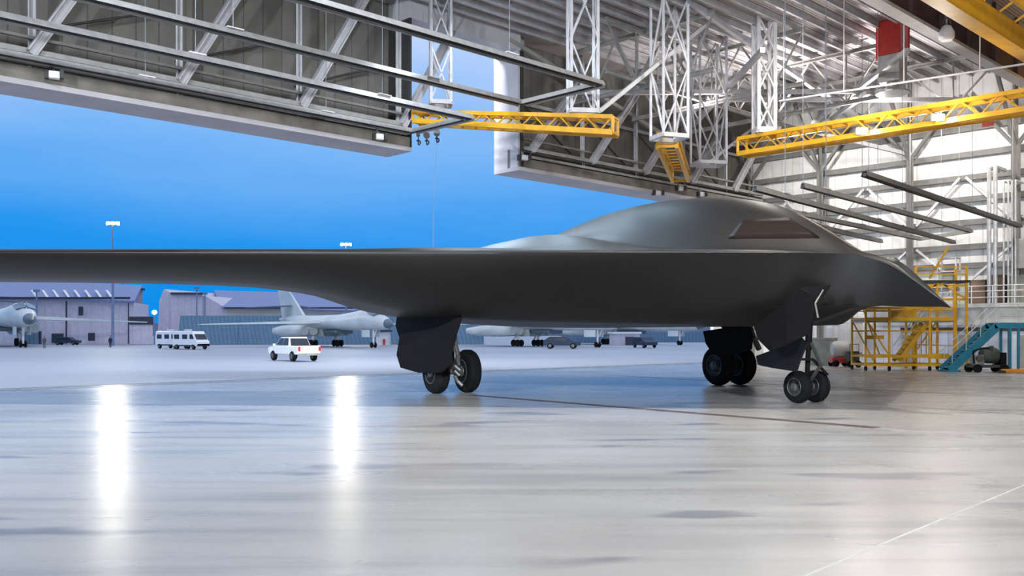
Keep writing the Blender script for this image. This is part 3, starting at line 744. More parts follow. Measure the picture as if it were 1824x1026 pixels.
for z in (.4, .8, 1.15): MB().tube(hc(OFF_A0-.1, 16.5, OFF_Z+z), hc(OFF_A0-.1, 29.5, OFF_Z+z), .03, 6).build('rail_bar', M['steelwhite'], mb_rail)
for i, (px, z1, r_) in enumerate(((1762, 13, .14), (1773, 13, .14), (1788, 12, .06), (1796, 12, .06), (1803, 12, .06), (1809, 12, .06))):
    r = (px-912)/F; o_ = hc(OFF_A0+.3, 0); b = (r*o_.y-o_.x)/(DN.x-r*DN.y)
    single(MB().tube(hc(OFF_A0+.3, b, OFF_Z), hc(OFF_A0+.3, b, z1), r_, 8).tube(hc(OFF_A0+.3, b, z1), hc(35.2, b, z1), r_, 8), 'riser_pipe', M['galv'],
           '%s vertical pipe rising from the office deck, %s from the yellow stand' % ('thick' if r_ > .1 else 'thin', NTH[i]), 'pipe', 'riser pipes on the office deck')
def on_a(px, a):
    r = (px-912)/F; o_ = hc(a, 0); return hc(a, (r*o_.y-o_.x)/(DN.x-r*DN.y))
def crate(px, a, sz, m, label, cat='crate', z=OFF_Z, name='crate', lid=True):
    p = on_a(px, a); t = thing(name, label, cat, (p.x, p.y, z)); rz = math.atan2(DN.y, DN.x)
    MB().box((p.x, p.y, z+sz[2]*.46), (sz[0], sz[1], sz[2]*.92), rz).build('body', m, t, bevel=.03)
    MB().box((p.x, p.y, z+sz[2]*.96), (sz[0]*1.03, sz[1]*1.03, sz[2]*.08), rz).build('lid', m, t)
    return t
crate(1746, 34.5, (.95, .9, 1.6), M['crate'], 'tall brown crate on the office deck behind the railing', name='packing_crate')
crate(1779, 34.6, (.85, 1.0, 1.9), M['crate'], 'narrow brown crate on the office deck between thick pipes', name='packing_crate')
crate(1815, 34.5, (1.1, .9, 1.8), M['olive'], 'dark olive cabinet on the office deck at the frame edge', 'cabinet', name='equipment_cabinet')
crate(1722, 34.6, (.6, .7, 1.5), M['paleplastic'], 'pale cabinet on the office deck nearest the yellow stand', 'cabinet', name='equipment_cabinet')
t = thing('air_handler', 'grey box shaped air handler mounted high on the side wall', 'air handler', hc(35.2, 22, 6.5))
p = on_a(1840, 34.4)
MB().box((p.x, p.y, 7.3), (1.9, 1.6, 1.9), math.atan2(DN.y, DN.x)).build('casing', M['steelmid'], t, bevel=.05)
MB().beam(V((p.x, p.y, 6.3))+D1*-.6, V((p.x, p.y, 6.3))+D1*1.1, .2, .2).build('bracket', M['steeldark'], t)
single(MB().box(at(1760, 221, 52), (.62, .06, .24), math.atan2(DN.y, DN.x)), 'hanging_sign', M['red'], 'small red sign hanging under the long yellow boom', 'sign')
# pale cabinets left of the office
t = crate(1504, 32.3, (2.2, 1.2, 3.2), M['steelwhite'], 'tall white cabinet beside the pale blue office end', 'cabinet', 0, 'storage_cabinet')
t = crate(1466, 29.2, (1.5, 1.2, 1.9), M['olive'], 'grey green cabinet behind the nose wheels', 'cabinet', 0, 'storage_cabinet')
single(MB().tube(V((on_a(1487, 30.9).x, on_a(1487, 30.9).y, 0)), V((on_a(1487, 30.9).x, on_a(1487, 30.9).y, 4.4)), .2, 14), 'standpipe', M['steelwhite'], 'thick white standpipe before the tall white cabinet', 'pipe')
p = on_a(1497, 27.5)
t = thing('fire_bottle_cart', 'wheeled cart with a pale round tank and red base', 'cart', p)
MB().lathe([(.05, -.62), (.42, -.55), (.55, -.35), (.55, .35), (.42, .55), (.05, .62)], p+UP*1.15, (1, 0, 0), 20).build('tank', M['paleplastic'], t, smooth=True)
MB().box(p+UP*.42, (1.3, .7, .34)).build('chassis', M['red'], t, bevel=.03)
for sx in (-.45, .45):
    for sy in (-.42, .42): MB().lathe([(.06, -.06), (.22, -.06), (.22, .06), (.06, .06)], p+V((sx, sy, .22)), (0, 1, 0), 14).build('wheel', M['tyre'], t)
MB().path([p+V((.6, 0, .5)), p+V((1.3, 0, .9)), p+V((1.3, -.3, .9))], .035, 6).build('tow_handle', M['steeldark'], t)
p = on_a(1519, 27)
t = thing('tool_cart', 'small dark cart standing at the scaffold foot', 'cart', p)
MB().box(p+UP*.65, (.7, .6, .8)).build('body', M['greenmachine'], t, bevel=.04)
MB().path([p+V((-.3, -.25, 1.0)), p+V((-.3, -.25, 1.5)), p+V((.3, -.25, 1.5)), p+V((.3, -.25, 1.0))], .03, 6).build('handle', M['steelmid'], t)
for sx in (-.25, .25): MB().lathe([(.05, -.05), (.22, -.05), (.22, .05), (.05, .05)], p+V((sx, -.3, .22)), (0, 1, 0), 12).build('wheel', M['tyre'], t)

# frame stand and lockers on the deck beside the yellow platform
p = on_a(1690, 34.2)
t = thing('frame_stand', 'pale open frame stand on the office deck behind the aircraft nose tip', 'stand', (p.x, p.y, OFF_Z))
rzf = math.atan2(DN.y, DN.x); X_ = V((math.cos(rzf), math.sin(rzf), 0)); Y_ = V((-X_.y, X_.x, 0)); pz = V((p.x, p.y, OFF_Z+.03))
for sx in (-.6, .6):
    for sy in (-.35, .35): MB().beam(pz+X_*sx+Y_*sy, pz+X_*sx+Y_*sy+UP*3.1, .09, .09, X_).build('upright', M['steelwhite'], t)
for z in (1.3, 2.2, 3.1):
    MB().box(pz+UP*(z+.01), (1.3, .8, .08), rzf).build('shelf', M['paleplastic'], t)
MB().box(pz+UP*1.75, (.7, .5, .8), rzf).build('control_box', M['steelmid'], t, bevel=.03)
MB().beam(pz+X_*-.6-Y_*.38, pz+X_*.6-Y_*.38+UP*1.25, .07, .05).build('brace', M['steelwhite'], t)
# yellow maintenance stand
def P(px, py, Y): return at(px, py, Y)
YN, YF = 54.6, 56.8
stand = thing('maintenance_stand', 'yellow two level maintenance stand on casters behind the aircraft nose', 'scaffold', (at(1620, 660, 55.5).x, 55.5, 0))
zt1 = at(0, 548, YN).z
Xs = [(px-912)*YN/F for px in (1542, 1584, 1656, 1700)]
for i, X in enumerate(Xs):
    for Y in (YN, YF):
        top = zt1 if i < 2 else at(0, 520 if i == 2 else 505, YN).z
        MB().beam(V((X, Y, .28)), V((X, Y, top)), .11, .11, V((1, 0, 0))).build('post', M['yellow'], stand)
        MB().tube(V((X, Y, .14)), V((X, Y, .32)), .05, 8).lathe([(.04, -.05), (.14, -.05), (.14, .05), (.04, .05)], V((X, Y, .14)), (1, 0, 0), 14).build('caster', M['tyre'], stand)
for Y in (YN, YF):
    for zz, th in ((.34, .14), (.85, .16), (2.35, .08), (3.05, .2), (zt1, .12)):
        MB().beam(V((Xs[0], Y, zz)), V((Xs[3], Y, zz)), .09, th).build('rail', M['yellow'], stand)
for X in Xs:
    for zz in (.34, .85, 3.05, zt1): MB().beam(V((X, YN, zz)), V((X, YF, zz)), .09, .1).build('cross_rail', M['yellowdark'], stand)
for Y in (YN, YF):
    for zz in (1.5, 3.55): MB().beam(V((Xs[0] if zz > 2 else Xs[2], Y, zz)), V((Xs[3], Y, zz)), .05, .06).build('guard_rail', M['yellowdark'], stand)
for k_ in range(5):
    X = Xs[2]+.15+k_*.32; MB().beam(V((X, YF, .9)), V((X, YF, 3.0)), .045, .045, V((1, 0, 0))).build('ladder_bar', M['yellowdark'], stand)
MB().beam(V((Xs[0], YF, 3.0)), V((Xs[1], YF, .4)), .07, .07).build('diagonal_brace', M['yellow'], stand)
MB().beam(V((Xs[2], YF, 3.8)), V((Xs[1]+.6, YF, 3.0)), .10, .16).build('diagonal_brace', M['yellow'], stand)
MB().box((Xs[1]+.9, YN+.3, 3.35), (1.5, .5, .35)).build('tool_tray', M['yellowdark'], stand, bevel=.02)
MB().box((Xs[2]+.5, YN-.04, .86), (1.2, .12, .3)).build('counterweight', M['yellow'], stand)
MB().box(((Xs[0]+Xs[3])/2, (YN+YF)/2, 2.92), (Xs[3]-Xs[0], YF-YN-.1, .10)).build('deck', M['steelmid'], stand)
MB().beam(V((Xs[1], YN, .9)), V((Xs[0]+.1, YN, 2.9)), .08, .08).build('diagonal_brace', M['yellow'], stand)
MB().beam(V((Xs[0]+.6, YF, 3.9)), V((Xs[1]+.3, YF, .9)), .07, .07).build('diagonal_brace', M['yellow'], stand)
MB().beam(V((Xs[2], YN, 3.9)), V((Xs[2]+1.3, YN, 3.0)), .08, .08).build('diagonal_brace', M['yellow'], stand)
MB().beam(V((Xs[2], YF, .9)), V((Xs[3], YF, 3.0)), .07, .07).build('diagonal_brace', M['yellow'], stand)
for dy in (0, .75):
    MB().beam(V((Xs[1]+.75, YN+.5+dy, .55)), V((Xs[2]+.1, YN+.5+dy, 2.85)), .07, .24).build('stair_stringer', M['yellow'], stand)
for i in range(8):
    u = (i+.5)/8
    MB().box((Xs[1]+.75+(Xs[2]-Xs[1]-.65)*u, YN+.87, .55+2.3*u), (.24, .75, .04)).build('stair_tread', M['steelmid'], stand)
for dy in (0, .75):
    MB().tube(V((Xs[1]+.75, YN+.5+dy, 1.45)), V((Xs[2]+.1, YN+.5+dy, 3.75)), .03, 6).build('stair_handrail', M['steelwhite'], stand)
MB().box((Xs[0]+.55, YN-.05, 1.98), (1.0, .1, .22)).build('cross_box', M['yellowdark'], stand)
# upper work platform behind it
up = thing('work_platform', 'yellow raised work platform with dark deck above the maintenance stand', 'work platform', (at(1670, 660, 57.5).x, 57.6, 0))
zd = at(0, 502, 57.6).z
for px in (1626, 1716):
    for Y in (57.2, 58.6):
        X = (px-912)*57.6/F
        MB().beam(V((X, Y, 0)), V((X, Y, zd+.9)), .13, .13, V((1, 0, 0))).build('post', M['yellow'], up)
x0, x1 = (1626-912)*57.6/F, (1722-912)*57.6/F
MB().box(((x0+x1)/2, 57.9, zd), (x1-x0, 1.6, .14)).build('deck', M['steeldark'], up)
for zz in (zd-1.1, zd+.45, zd+.9, zd-.25):
    MB().beam(V((x0, 57.2, zz)), V((x1-.2, 57.2, zz)), .08, .14 if zz < zd else .07).build('rail', M['yellow'], up)
MB().beam(V((x0, 57.2, zd-1.1)), V((x0+1.4, 57.2, zd-.1)), .08, .08).build('diagonal_brace', M['yellow'], up)
MB().beam(V((x1-.2, 57.2, zd-1.1)), V((x0+1.6, 57.2, zd-.1)), .08, .08).build('diagonal_brace', M['yellow'], up)
MB().beam(V((x0+.9, 57.3, zd+.2)), V((x0+2.1, 57.3, zd+2.2)), .1, .1).build('davit_arm', M['yellowdark'], up)

# teal stairs
YS = 52.9
st = thing('access_stairs', 'teal blue access stairs with landing beside the yellow stand', 'stairs', (at(1690, 660, YS).x, YS, 0))
pb, pt = V(((1692-912)*YS/F, YS, .08)), V(((1776-912)*YS/F, YS, at(0, 582, YS).z)); pl = V(((1830-912)*YS/F, YS, pt.z))
for dy in (0, 1.0):
    o_ = V((0, dy, 0))
    MB().beam(pb+o_, pt+o_, .08, .46).build('stringer', M['teal'], st)
    MB().beam(pt+o_-V((.15, 0, -.06)), pl+o_+V((0, 0, .06)), .08, .30).build('landing_beam', M['teal'], st)
    for px in (1799, 1814):
        MB().beam(V(((px-912)*YS/F, YS+dy, 0)), V(((px-912)*YS/F, YS+dy, pt.z)), .12, .12, V((1, 0, 0))).build('leg', M['teal'], st)
    MB().path([pb+o_+UP*1.05-V((.1, 0, 0)), pt+o_+UP*1.1], .03, 6).build('handrail', M['paleplastic'], st)
    for u in (.05, .35, .65, .95): MB().tube(pb.lerp(pt, u)+o_, pb.lerp(pt, u)+o_+UP*1.07, .025, 6).build('baluster', M['paleplastic'], st)
for i in range(10):
    q = pb.lerp(pt, (i+.6)/10.3)
    MB().box(q+V((0, .5, .02)), (.26, .96, .04)).build('tread', M['steelmid'], st)
MB().box(((pt.x+pl.x)/2, YS+.5, pt.z+.22), (pl.x-pt.x, 1.0, .05)).build('landing', M['steelmid'], st)
for X in (pt.x+.1, (pt.x+pl.x)/2+.3, pl.x): MB().tube(V((X, YS, pt.z)), V((X, YS, pt.z+1.3)), .03, 6).build('landing_post', M['paleplastic'], st)
for z in (.6, .95, 1.3): MB().tube(V((pt.x+.1, YS, pt.z+z)), V((pl.x, YS, pt.z+z)), .025, 6).build('landing_rail', M['paleplastic'], st)
MB().box((pb.x+.2, YS+.5, .06), (.7, 1.3, .1)).build('foot_plate', M['teal'], st)
# engine cart
p = V(((1757-912)*52.4/F, 52.4, 0))
t = thing('engine_cart', 'dark green machinery cart under the teal stairs', 'cart', p)
MB().box(p+UP*.35, (1.9, .9, .14)).build('chassis', M['greenmachine'], t)
MB().lathe([(.1, -.55), (.36, -.5), (.45, -.2), (.45, .3), (.3, .5), (.1, .55)], p+V((.2, 0, .95)), (1, 0, 0), 18).build('engine_drum', M['greenmachine'], t, smooth=True)
MB().box(p+V((-.5, 0, .72)), (.5, .6, .55)).build('gearbox', M['steelmid'], t, bevel=.04)
MB().box(p+V((.75, -.1, .78)), (.35, .7, .7)).build('radiator', M['gearblack'], t, bevel=.03)
MB().lathe([(.04, -.1), (.2, -.08), (.2, .08), (.04, .1)], p+V((-.55, -.35, .8)), (0, 1, 0), 16).build('pulley', M['hub'], t)
MB().path([p+V((-.8, -.2, .5)), p+V((-.85, -.2, 1.2)), p+V((-.4, -.2, 1.35)), p+V((.1, -.2, 1.4))], .05, 8).build('hose', M['gearblack'], t)
MB().tube(p+V((.1, -.3, 1.2)), p+V((.1, -.3, 1.5)), .09, 8).tube(p+V((-.3, .2, .9)), p+V((.5, .2, 1.45)), .06, 8).build('exhaust_stack', M['steeldark'], t)
for sx in (-.75, .75):
    for sy in (-.5, .5): MB().lathe([(.06, -.07), (.24, -.07), (.24, .07), (.06, .07)], p+V((sx, sy, .24)), (0, 1, 0), 14).build('wheel', M['tyre'], t)
p = V(((1812-912)*51.3/F, 51.3, 0))
t = thing('tow_bar', 'low orange tow bar lying on the floor at the frame edge', 'tow bar', p)
MB().beam(p+V((-.85, 0, .13)), p+V((1.6, 0, .13)), .3, .2).build('bar', M['orange'], t, bevel=.03)
MB().beam(p+V((-.85, -.3, .08)), p+V((-.85, .3, .08)), .14, .14).build('cross_bar', M['steeldark'], t)

# ------------------------------------------------------------------ outside: buildings
def bldg_box(t, x0, x1, Y0, Y1, z1, m, name='wall', z0=0):
    return MB().hexa([(x0, Y0, z0), (x1, Y0, z0), (x1*Y1/Y0, Y1, z0), (x0*Y1/Y0, Y1, z0), (x0, Y0, z1), (x1, Y0, z1), (x1*Y1/Y0, Y1, z1), (x0*Y1/Y0, Y1, z1)]).build(name, m, t)
def rect(t, px0, py0, px1, py1, Y, m, name, th=.15):
    a_, b_ = at(px0, py0, Y), at(px1, py1, Y)
    return MB().box(((a_.x+b_.x)/2, Y, (a_.z+b_.z)/2), (abs(b_.x-a_.x), th, abs(a_.z-b_.z))).build(name, m, t)
Y0 = 190.0; sc_ = Y0/F
t = thing('hangar_building', 'long lilac building with pitched blue metal roof beyond the apron', 'building', (at(100, 613, Y0).x, Y0, 0))
xa, xb = (-60-912)*sc_, (231-912)*sc_; ze0, ze1 = at(0, 529, Y0).z, at(0, 538, Y0).z
MB().hexa([(xa, Y0, 0), (xb, Y0+2, 0), (xb-4, Y0+20, 0), (xa-8, Y0+20, 0), (xa, Y0, ze0), (xb, Y0+2, ze1), (xb-4, Y0+20, ze1), (xa-8, Y0+20, ze0)]).build('wall', M['bldg'], t)
zr0 = at(0, 494, 209).z; zr1 = at(0, 508, 209).z
MB().hexa([(xa, Y0-.8, ze0-.1), (xb+.5, Y0+1.2, ze1-.1), (xb-5, 209, zr1-.3), (xa-9, 209, zr0-.3), (xa, Y0-.8, ze0+.3), (xb+.5, Y0+1.2, ze1+.3), (xb-5, 209, zr1), (xa-9, 209, zr0)]).build('roof', M['bldgroof'], t)
rect(t, -60, 529, 231, 533, Y0-1.0, M['bldgdark'], 'eave_gutter', .5)
rect(t, 117, 536, 119.5, 612, Y0-.3, M['bldgdark'], 'downpipe'); rect(t, 64, 534, 66.5, 612, Y0-.4, M['pole'], 'downpipe'); rect(t, 228, 540, 229.5, 612, Y0+.2, M['bldgdark'], 'downpipe')
rect(t, 140, 546, 148, 562, Y0-.2, M['bldgdark'], 'window'); rect(t, 92, 594, 113, 611, Y0-.2, M['bldgdark'], 'doorway'); rect(t, 157, 593, 169, 607, Y0-.2, M['bldgdark'], 'window')
for i in range(9):
    px = 38+i*19; MB().beam(at(px, 517, 197.5), at(px+9, 530, 190.5), .5, .12).build('skylight_strip', M['steelwhite'], t)
t = thing('tower_building', 'taller flat roofed lilac block behind the long building end', 'building', (at(230, 610, 212).x, 212, 0))
bldg_box(t, (204-912)*212/F, (254-912)*212/F, 212, 225, at(0, 517, 212).z, M['bldg'])
rect(t, 203, 513.5, 256, 517.5, 211.8, M['bldgdark'], 'roof_edge', 1.5)
t = thing('shed', 'low lilac shed with dark roof band beside the tower block', 'building', (at(252, 612, 187).x, 187, 0))
bldg_box(t, (232-912)*187/F, (272-912)*187/F, 187, 189.5, at(0, 578, 187).z, M['bldg'])
bldg_box(t, (231-912)*187/F, (274-912)*187/F, 186.7, 189.5, at(0, 564, 187).z, M['bldgdark'], 'roof', at(0, 578, 187).z)
t = thing('maintenance_building', 'wide lilac building with long sloping blue roof behind the blast fence', 'building', (at(400, 600, 235).x, 235, 0))
Yb = 235.0; s2 = Yb/F
xs = lambda px: (px-912)*s2
zz = lambda py: at(0, py, Yb).z
MB().prism([(xs(280), Yb, 0), (xs(402), Yb, 0), (xs(402), Yb, zz(548)), (xs(365), Yb, zz(527)), (xs(306), Yb, zz(523)), (xs(292), Yb, zz(515)), (xs(284), Yb, zz(535))], (6, 30, 0)).build('gable_block', M['bldg'], t)
MB().box(((xs(306)+xs(362))/2, Yb-.4, zz(524)/2), (xs(362)-xs(306), .6, zz(524))).build('door_panel', M['bldg'], t)
rect(t, 305, 521, 364, 524.5, Yb-1, M['bldgdark'], 'roof_edge', 1.2)
MB().hexa([(xs(402), Yb, 0), (xs(740), Yb+6, 0), (xs(740), Yb+40, 0), (xs(402), Yb+40, 0), (xs(402), Yb, zz(549)), (xs(740), Yb+6, zz(556)), (xs(740), Yb+40, zz(556)), (xs(402), Yb+40, zz(549))]).build('long_wall', M['bldgcream'], t)
zr = at(0, 517, 262).z; zq = at(0, 527, 268).z
MB().hexa([(xs(398), Yb-1.5, zz(549)), (xs(745), Yb+4.5, zz(557)), (xs(745)*1.08, 268, zq-.4), (xs(364)*1.08, 262, zr-.4), (xs(398), Yb-1.5, zz(547)), (xs(745), Yb+4.5, zz(555)), (xs(745)*1.08, 268, zq), (xs(364)*1.08, 262, zr)]).build('roof', M['bldgroof'], t)
rect(t, 400, 547, 740, 550, Yb-2, M['bldgdark'], 'eave_gutter', .4)
bf = thing('blast_fence', 'long slate blue blast fence behind the parked jets', 'fence', (at(400, 612, 185).x, 185, 0))
zf = at(0, 562, 185).z
for i, (p0, p1) in enumerate(((316, 420), (420.5, 540), (540.5, 690), (690.5, 860))):
    x0, x1 = (p0-912)*185/F, (p1-912)*185/F
    MB().hexa([(x0, 185+i, 0), (x1, 186+i, 0), (x1, 189+i, 0), (x0, 188+i, 0), (x0, 186.5+i, zf), (x1, 187.5+i, zf), (x1, 187.9+i, zf), (x0, 186.9+i, zf)]).build('fence_panel', M['blast'], bf)
b2 = thing('blast_fence', 'short slate blue blast fence beside the jet at the frame edge', 'fence', (at(55, 612, 180).x, 180, 0))
rect(b2, 38, 576, 68, 613, 180, M['blast'], 'fence_panel', .6); rect(b2, 68, 590, 73, 613, 180.5, M['bldgdark'], 'end_panel', .5)
t = thing('guard_hut', 'small lilac hut with dark door beyond the aircraft belly', 'building', (at(1115, 615, 178).x, 178, 0))
rect(t, 1088, 594, 1136, 614.5, 178, M['bldg'], 'wall', 5); rect(t, 1114, 600, 1130, 614.5, 175.3, M['bldgdark'], 'door', .2); rect(t, 1085, 591, 1139, 594.5, 178, M['steelwhite'], 'roof', 6)
t = thing('blast_fence', 'slate blue blast fence beyond the aircraft belly', 'fence', (at(1180, 612, 190).x, 190, 0))
rect(t, 1000, 592, 1086, 613, 216, M['blast'], 'fence_panel', .6); rect(t, 1140, 592, 1400, 613, 232, M['blast'], 'fence_panel', .6)
t = thing('distant_hut', 'white hut between the nose wheels of the parked jet', 'building', (at(690, 613, 172).x, 172, 0))
rect(t, 672, 590, 694, 614.5, 172, M['steelwhite'], 'wall', 3); rect(t, 682, 604, 686, 614.5, 170.3, M['redlamp'], 'red_door', .2)
rect(t, 670, 588, 697, 591, 172, M['bldgdark'], 'roof', 3.6)
mb = MB(); hl = []
for i in range(41):
    x = -520+i*45; hl.append((x, 900, 6+9*math.sin(i*.9)*math.sin(i*.37)+8))
mb.loft([[V((x, 900, -1)), V((x, 920, z)), V((x, 990, -1))] for x, y_, z in hl])
tag(mb.build('hills', M['hill'], smooth=True), 'low dark distant hills along the horizon', 'hills', kind='structure')

# poles
def lamp_pole(px, pyt, Y, label, heads=3, glow='mastglow', r=.28, hr=.42):
    c = at(px, pyt, Y); t = thing('floodlight_mast', label, 'lamp post', (c.x, Y, 0), 'apron lamp posts')
    MB().tube((c.x, Y, 0), (c.x, Y, c.z), r, 10, r*.55).build('pole', M['pole'], t)
    MB().beam((c.x-.9, Y, c.z), (c.x+.9, Y, c.z), .15, .15).build('crossarm', M['pole'], t)
    for i in range(heads):
        x = c.x+(i-(heads-1)/2)*.85
        MB().box((x, Y+.2, c.z+.3), (.7, .3, .6)).build('lamp_head', M['pole'], t)
        MB().box((x, Y-.02, c.z+.3), (.5, .12, .36)).build('lens', M[glow], t)
    return t
lamp_pole(201, 401, 165, 'tall floodlight mast glowing over the long building')
lamp_pole(616, 438, 200, 'tall floodlight mast glowing just above the aircraft wing')
c = at(238, 411, 168)
c = at(275, 557, 184)
t = thing('street_lamp', 'short glowing street lamp behind the two vans', 'lamp post', (c.x, 184, 0))
MB().tube((c.x, 184, 0), (c.x, 184, c.z-.3), .14, 8).build('pole', M['pole'], t)
MB().lathe([(.1, -.4), (.45, -.1), (.5, .2), (.2, .5)], c, UP, 14).build('globe', M['smallglow'], t, smooth=True)
for (px, py, Y, lb) in ((350.5, 513, 225, 'thin antenna pole at the gable building, taller one'), (365, 523, 226, 'thin antenna pole at the gable building, shorter one'), (218.5, 500, 210.3, 'antenna pole on the tower block'), (65, 518, 187, 'slim pole behind the jet at the frame edge')):
    c = at(px, py, Y); t = thing('antenna_pole', lb, 'pole', (c.x, Y, 0), 'antenna poles')
    MB().tube((c.x, Y, 0), c, .16, 8).build('pole', M['pole'], t)
    MB().box(c, (1.2, .4, .5)).build('head', M['pole'], t)

# ------------------------------------------------------------------ parked jets
def ell(cx, rz, ry, zc, n=20, pw=1.0):
    return [V((cx, ry*math.cos(2*math.pi*k_/n), zc+rz*math.sin(2*math.pi*k_/n))) for k_ in range(n)]
def make_jet():
    """nose at the origin, body along +x (aft)"""
    r = thing('swing_wing_bomber', '', 'aircraft')
    st_ = [(0, .03, .03, 3.5), (.8, .42, .45, 3.55), (2.5, .95, 1.0, 3.75), (4.5, 1.3, 1.3, 4.0), (6.5, 1.55, 1.45, 4.25), (9, 1.65, 1.5, 4.25), (13, 1.45, 1.9, 4.1), (17, 1.25, 3.0, 4.0), (22, 1.25, 3.6, 4.0), (28, 1.2, 3.2, 4.05), (34, 1.1, 1.8, 4.3), (39, .8, .9, 4.6), (43, .2, .25, 4.8)]
    MB().loft([ell(x, a_, b_, z) for x, a_, b_, z in st_]).build('fuselage', M['jet'], r, smooth=True)
    MB().loft([[p for p in ell(x, a_*1.012, b_*1.012, z)] for x, a_, b_, z in ((0, .035, .035, 3.5), (.8, .42, .45, 3.55), (1.7, .72, .78, 3.66))]).build('nose_cone', M['jetdark'], r, smooth=True)
    for s in (-1, 1):
        MB().add([(3.6, s*.1, 5.05), (5.6, s*.1, 5.80), (6.2, s*1.15, 5.35), (4.3, s*1.10, 4.85), (3.6, s*.1, 5.22), (5.6, s*.12, 5.98), (6.2, s*1.30, 5.45), (4.3, s*1.22, 4.95)], [(0, 1, 2, 3), (4, 5, 6, 7), (0, 1, 5, 4), (1, 2, 6, 5), (2, 3, 7, 6), (3, 0, 4, 7)]).build('windshield', M['jetglass'], r)
        # wing
        MB().hexa([(18.5, s*2.6, 3.85), (22.0, s*2.6, 3.85), (25.8, s*20.5, 3.55), (24.2, s*20.5, 3.55), (18.5, s*2.6, 4.35), (22.5, s*2.6, 4.30), (25.8, s*20.5, 3.68), (24.2, s*20.5, 3.68)]).build('wing', M['jet'], r)
        # nacelle pair
        for dy in (2.5, 4.1):
            MB().loft([ell(x, rr, rr*.95, 2.65) for x, rr in ((22.5, .72), (23, .85), (28, 1.0), (32, .9), (35.5, .55))]).build('nacelle', M['jet'], r, smooth=True).location = (0, s*dy, 0)
        MB().hexa([(36.5, s*.5, 7.0), (40.5, s*.5, 7.0), (43, s*6.6, 6.8), (41, s*6.6, 6.8), (36.5, s*.5, 7.25), (40.5, s*.5, 7.25), (43, s*6.6, 6.9), (41, s*6.6, 6.9)]).build('tailplane', M['jetdark'], r)
        mg = MB().tube((23.6, s*2.3, .9), (23.2, s*1.9, 3.4), .22, 10).tube((24.6, s*2.3, 1.2), (22.6, s*1.6, 3.2), .13, 8).build('main_gear', M['steelwhite'], r)
        for dx in (-.6, .6):
            for dy in (-.4, .4): MB().lathe([(.2, -.16), (.52, -.16), (.58, -.08), (.58, .08), (.52, .16), (.2, .16)], (23.6+dx, s*2.3+dy, .58), (0, 1, 0), 16).build('wheel', M['tyre'], mg, smooth=True)
        MB().hexa([(21.5, s*1.2, 1.7), (25.5, s*1.2, 1.7), (25.5, s*1.3, 1.7), (21.5, s*1.3, 1.7), (21.5, s*1.5, 3.1), (25.5, s*1.5, 3.1), (25.5, s*1.6, 3.1), (21.5, s*1.6, 3.1)]).build('gear_door', M['jet'], r)
    MB().hexa([(31.5, -.3, 4.9), (41.5, -.25, 4.9), (41.5, .25, 4.9), (31.5, .3, 4.9), (39.6, -.10, 10.5), (44.2, -.08, 10.5), (44.2, .08, 10.5), (39.6, .10, 10.5)]).build('tail_fin', M['jet'], r, bevel=.05)
    ngr = MB().tube((6.3, 0, .5), (6.3, 0, 3.0), .16, 10).tube((5.2, 0, 2.9), (6.3, 0, 1.3), .09, 8).build('nose_gear', M['steelwhite'], r)
    for dy in (-.3, .3): MB().lathe([(.15, -.12), (.38, -.12), (.44, -.06), (.44, .06), (.38, .12), (.15, .12)], (6.3, dy, .44), (0, 1, 0), 16).build('wheel', M['tyre'], ngr, smooth=True)
    for s in (-1, 1): MB().box((7.2, s*.85, 2.2), (2.6, .06, 1.1)).build('nose_gear_door', M['jet'], r)
    MB().box((18.5, 0, 2.5), (4.5, 3.2, .7)).build('belly_fairing', M['jetdark'], r, bevel=.2)
    return r
jet = make_jet()
def place_jet(o, nose, hd, label, sc=1.0):
    o.location = nose; o.rotation_euler = (0, 0, math.atan2(-hd[1], -hd[0])); o.scale = (sc, sc, sc); o['label'] = label; o['group'] = 'parked swing wing bombers'
place_jet(jet, (-17.4, 136, 0), (.59, -.81), 'pale grey swing wing bomber behind the white pickup')
j2 = copy_tree(jet); place_jet(j2, (17.4, 141, 0), (.62, -.78), 'pale grey swing wing bomber seen beneath the near wing belly', 1.0)
j3 = copy_tree(jet); place_jet(j3, (35.6, 170, 0), (.62, -.78), 'bluish swing wing bomber seen just before the far main wheels', 1.0)
j4 = copy_tree(jet); place_jet(j4, (-71.5, 138, 0), (.60, -.80), 'nose-on swing wing bomber cut by the frame edge near the long building', 1.2)
for ch in j3.children:
    if ch.name.startswith('wing'):
        sg = 1 if ch.data.vertices[2].co.y > 0 else -1
        pv = V((20, sg*3, 0)); ch.matrix_local = Matrix.Translation(pv) @ Matrix.Rotation(-sg*math.radians(45), 4, 'Z') @ Matrix.Translation(-pv)

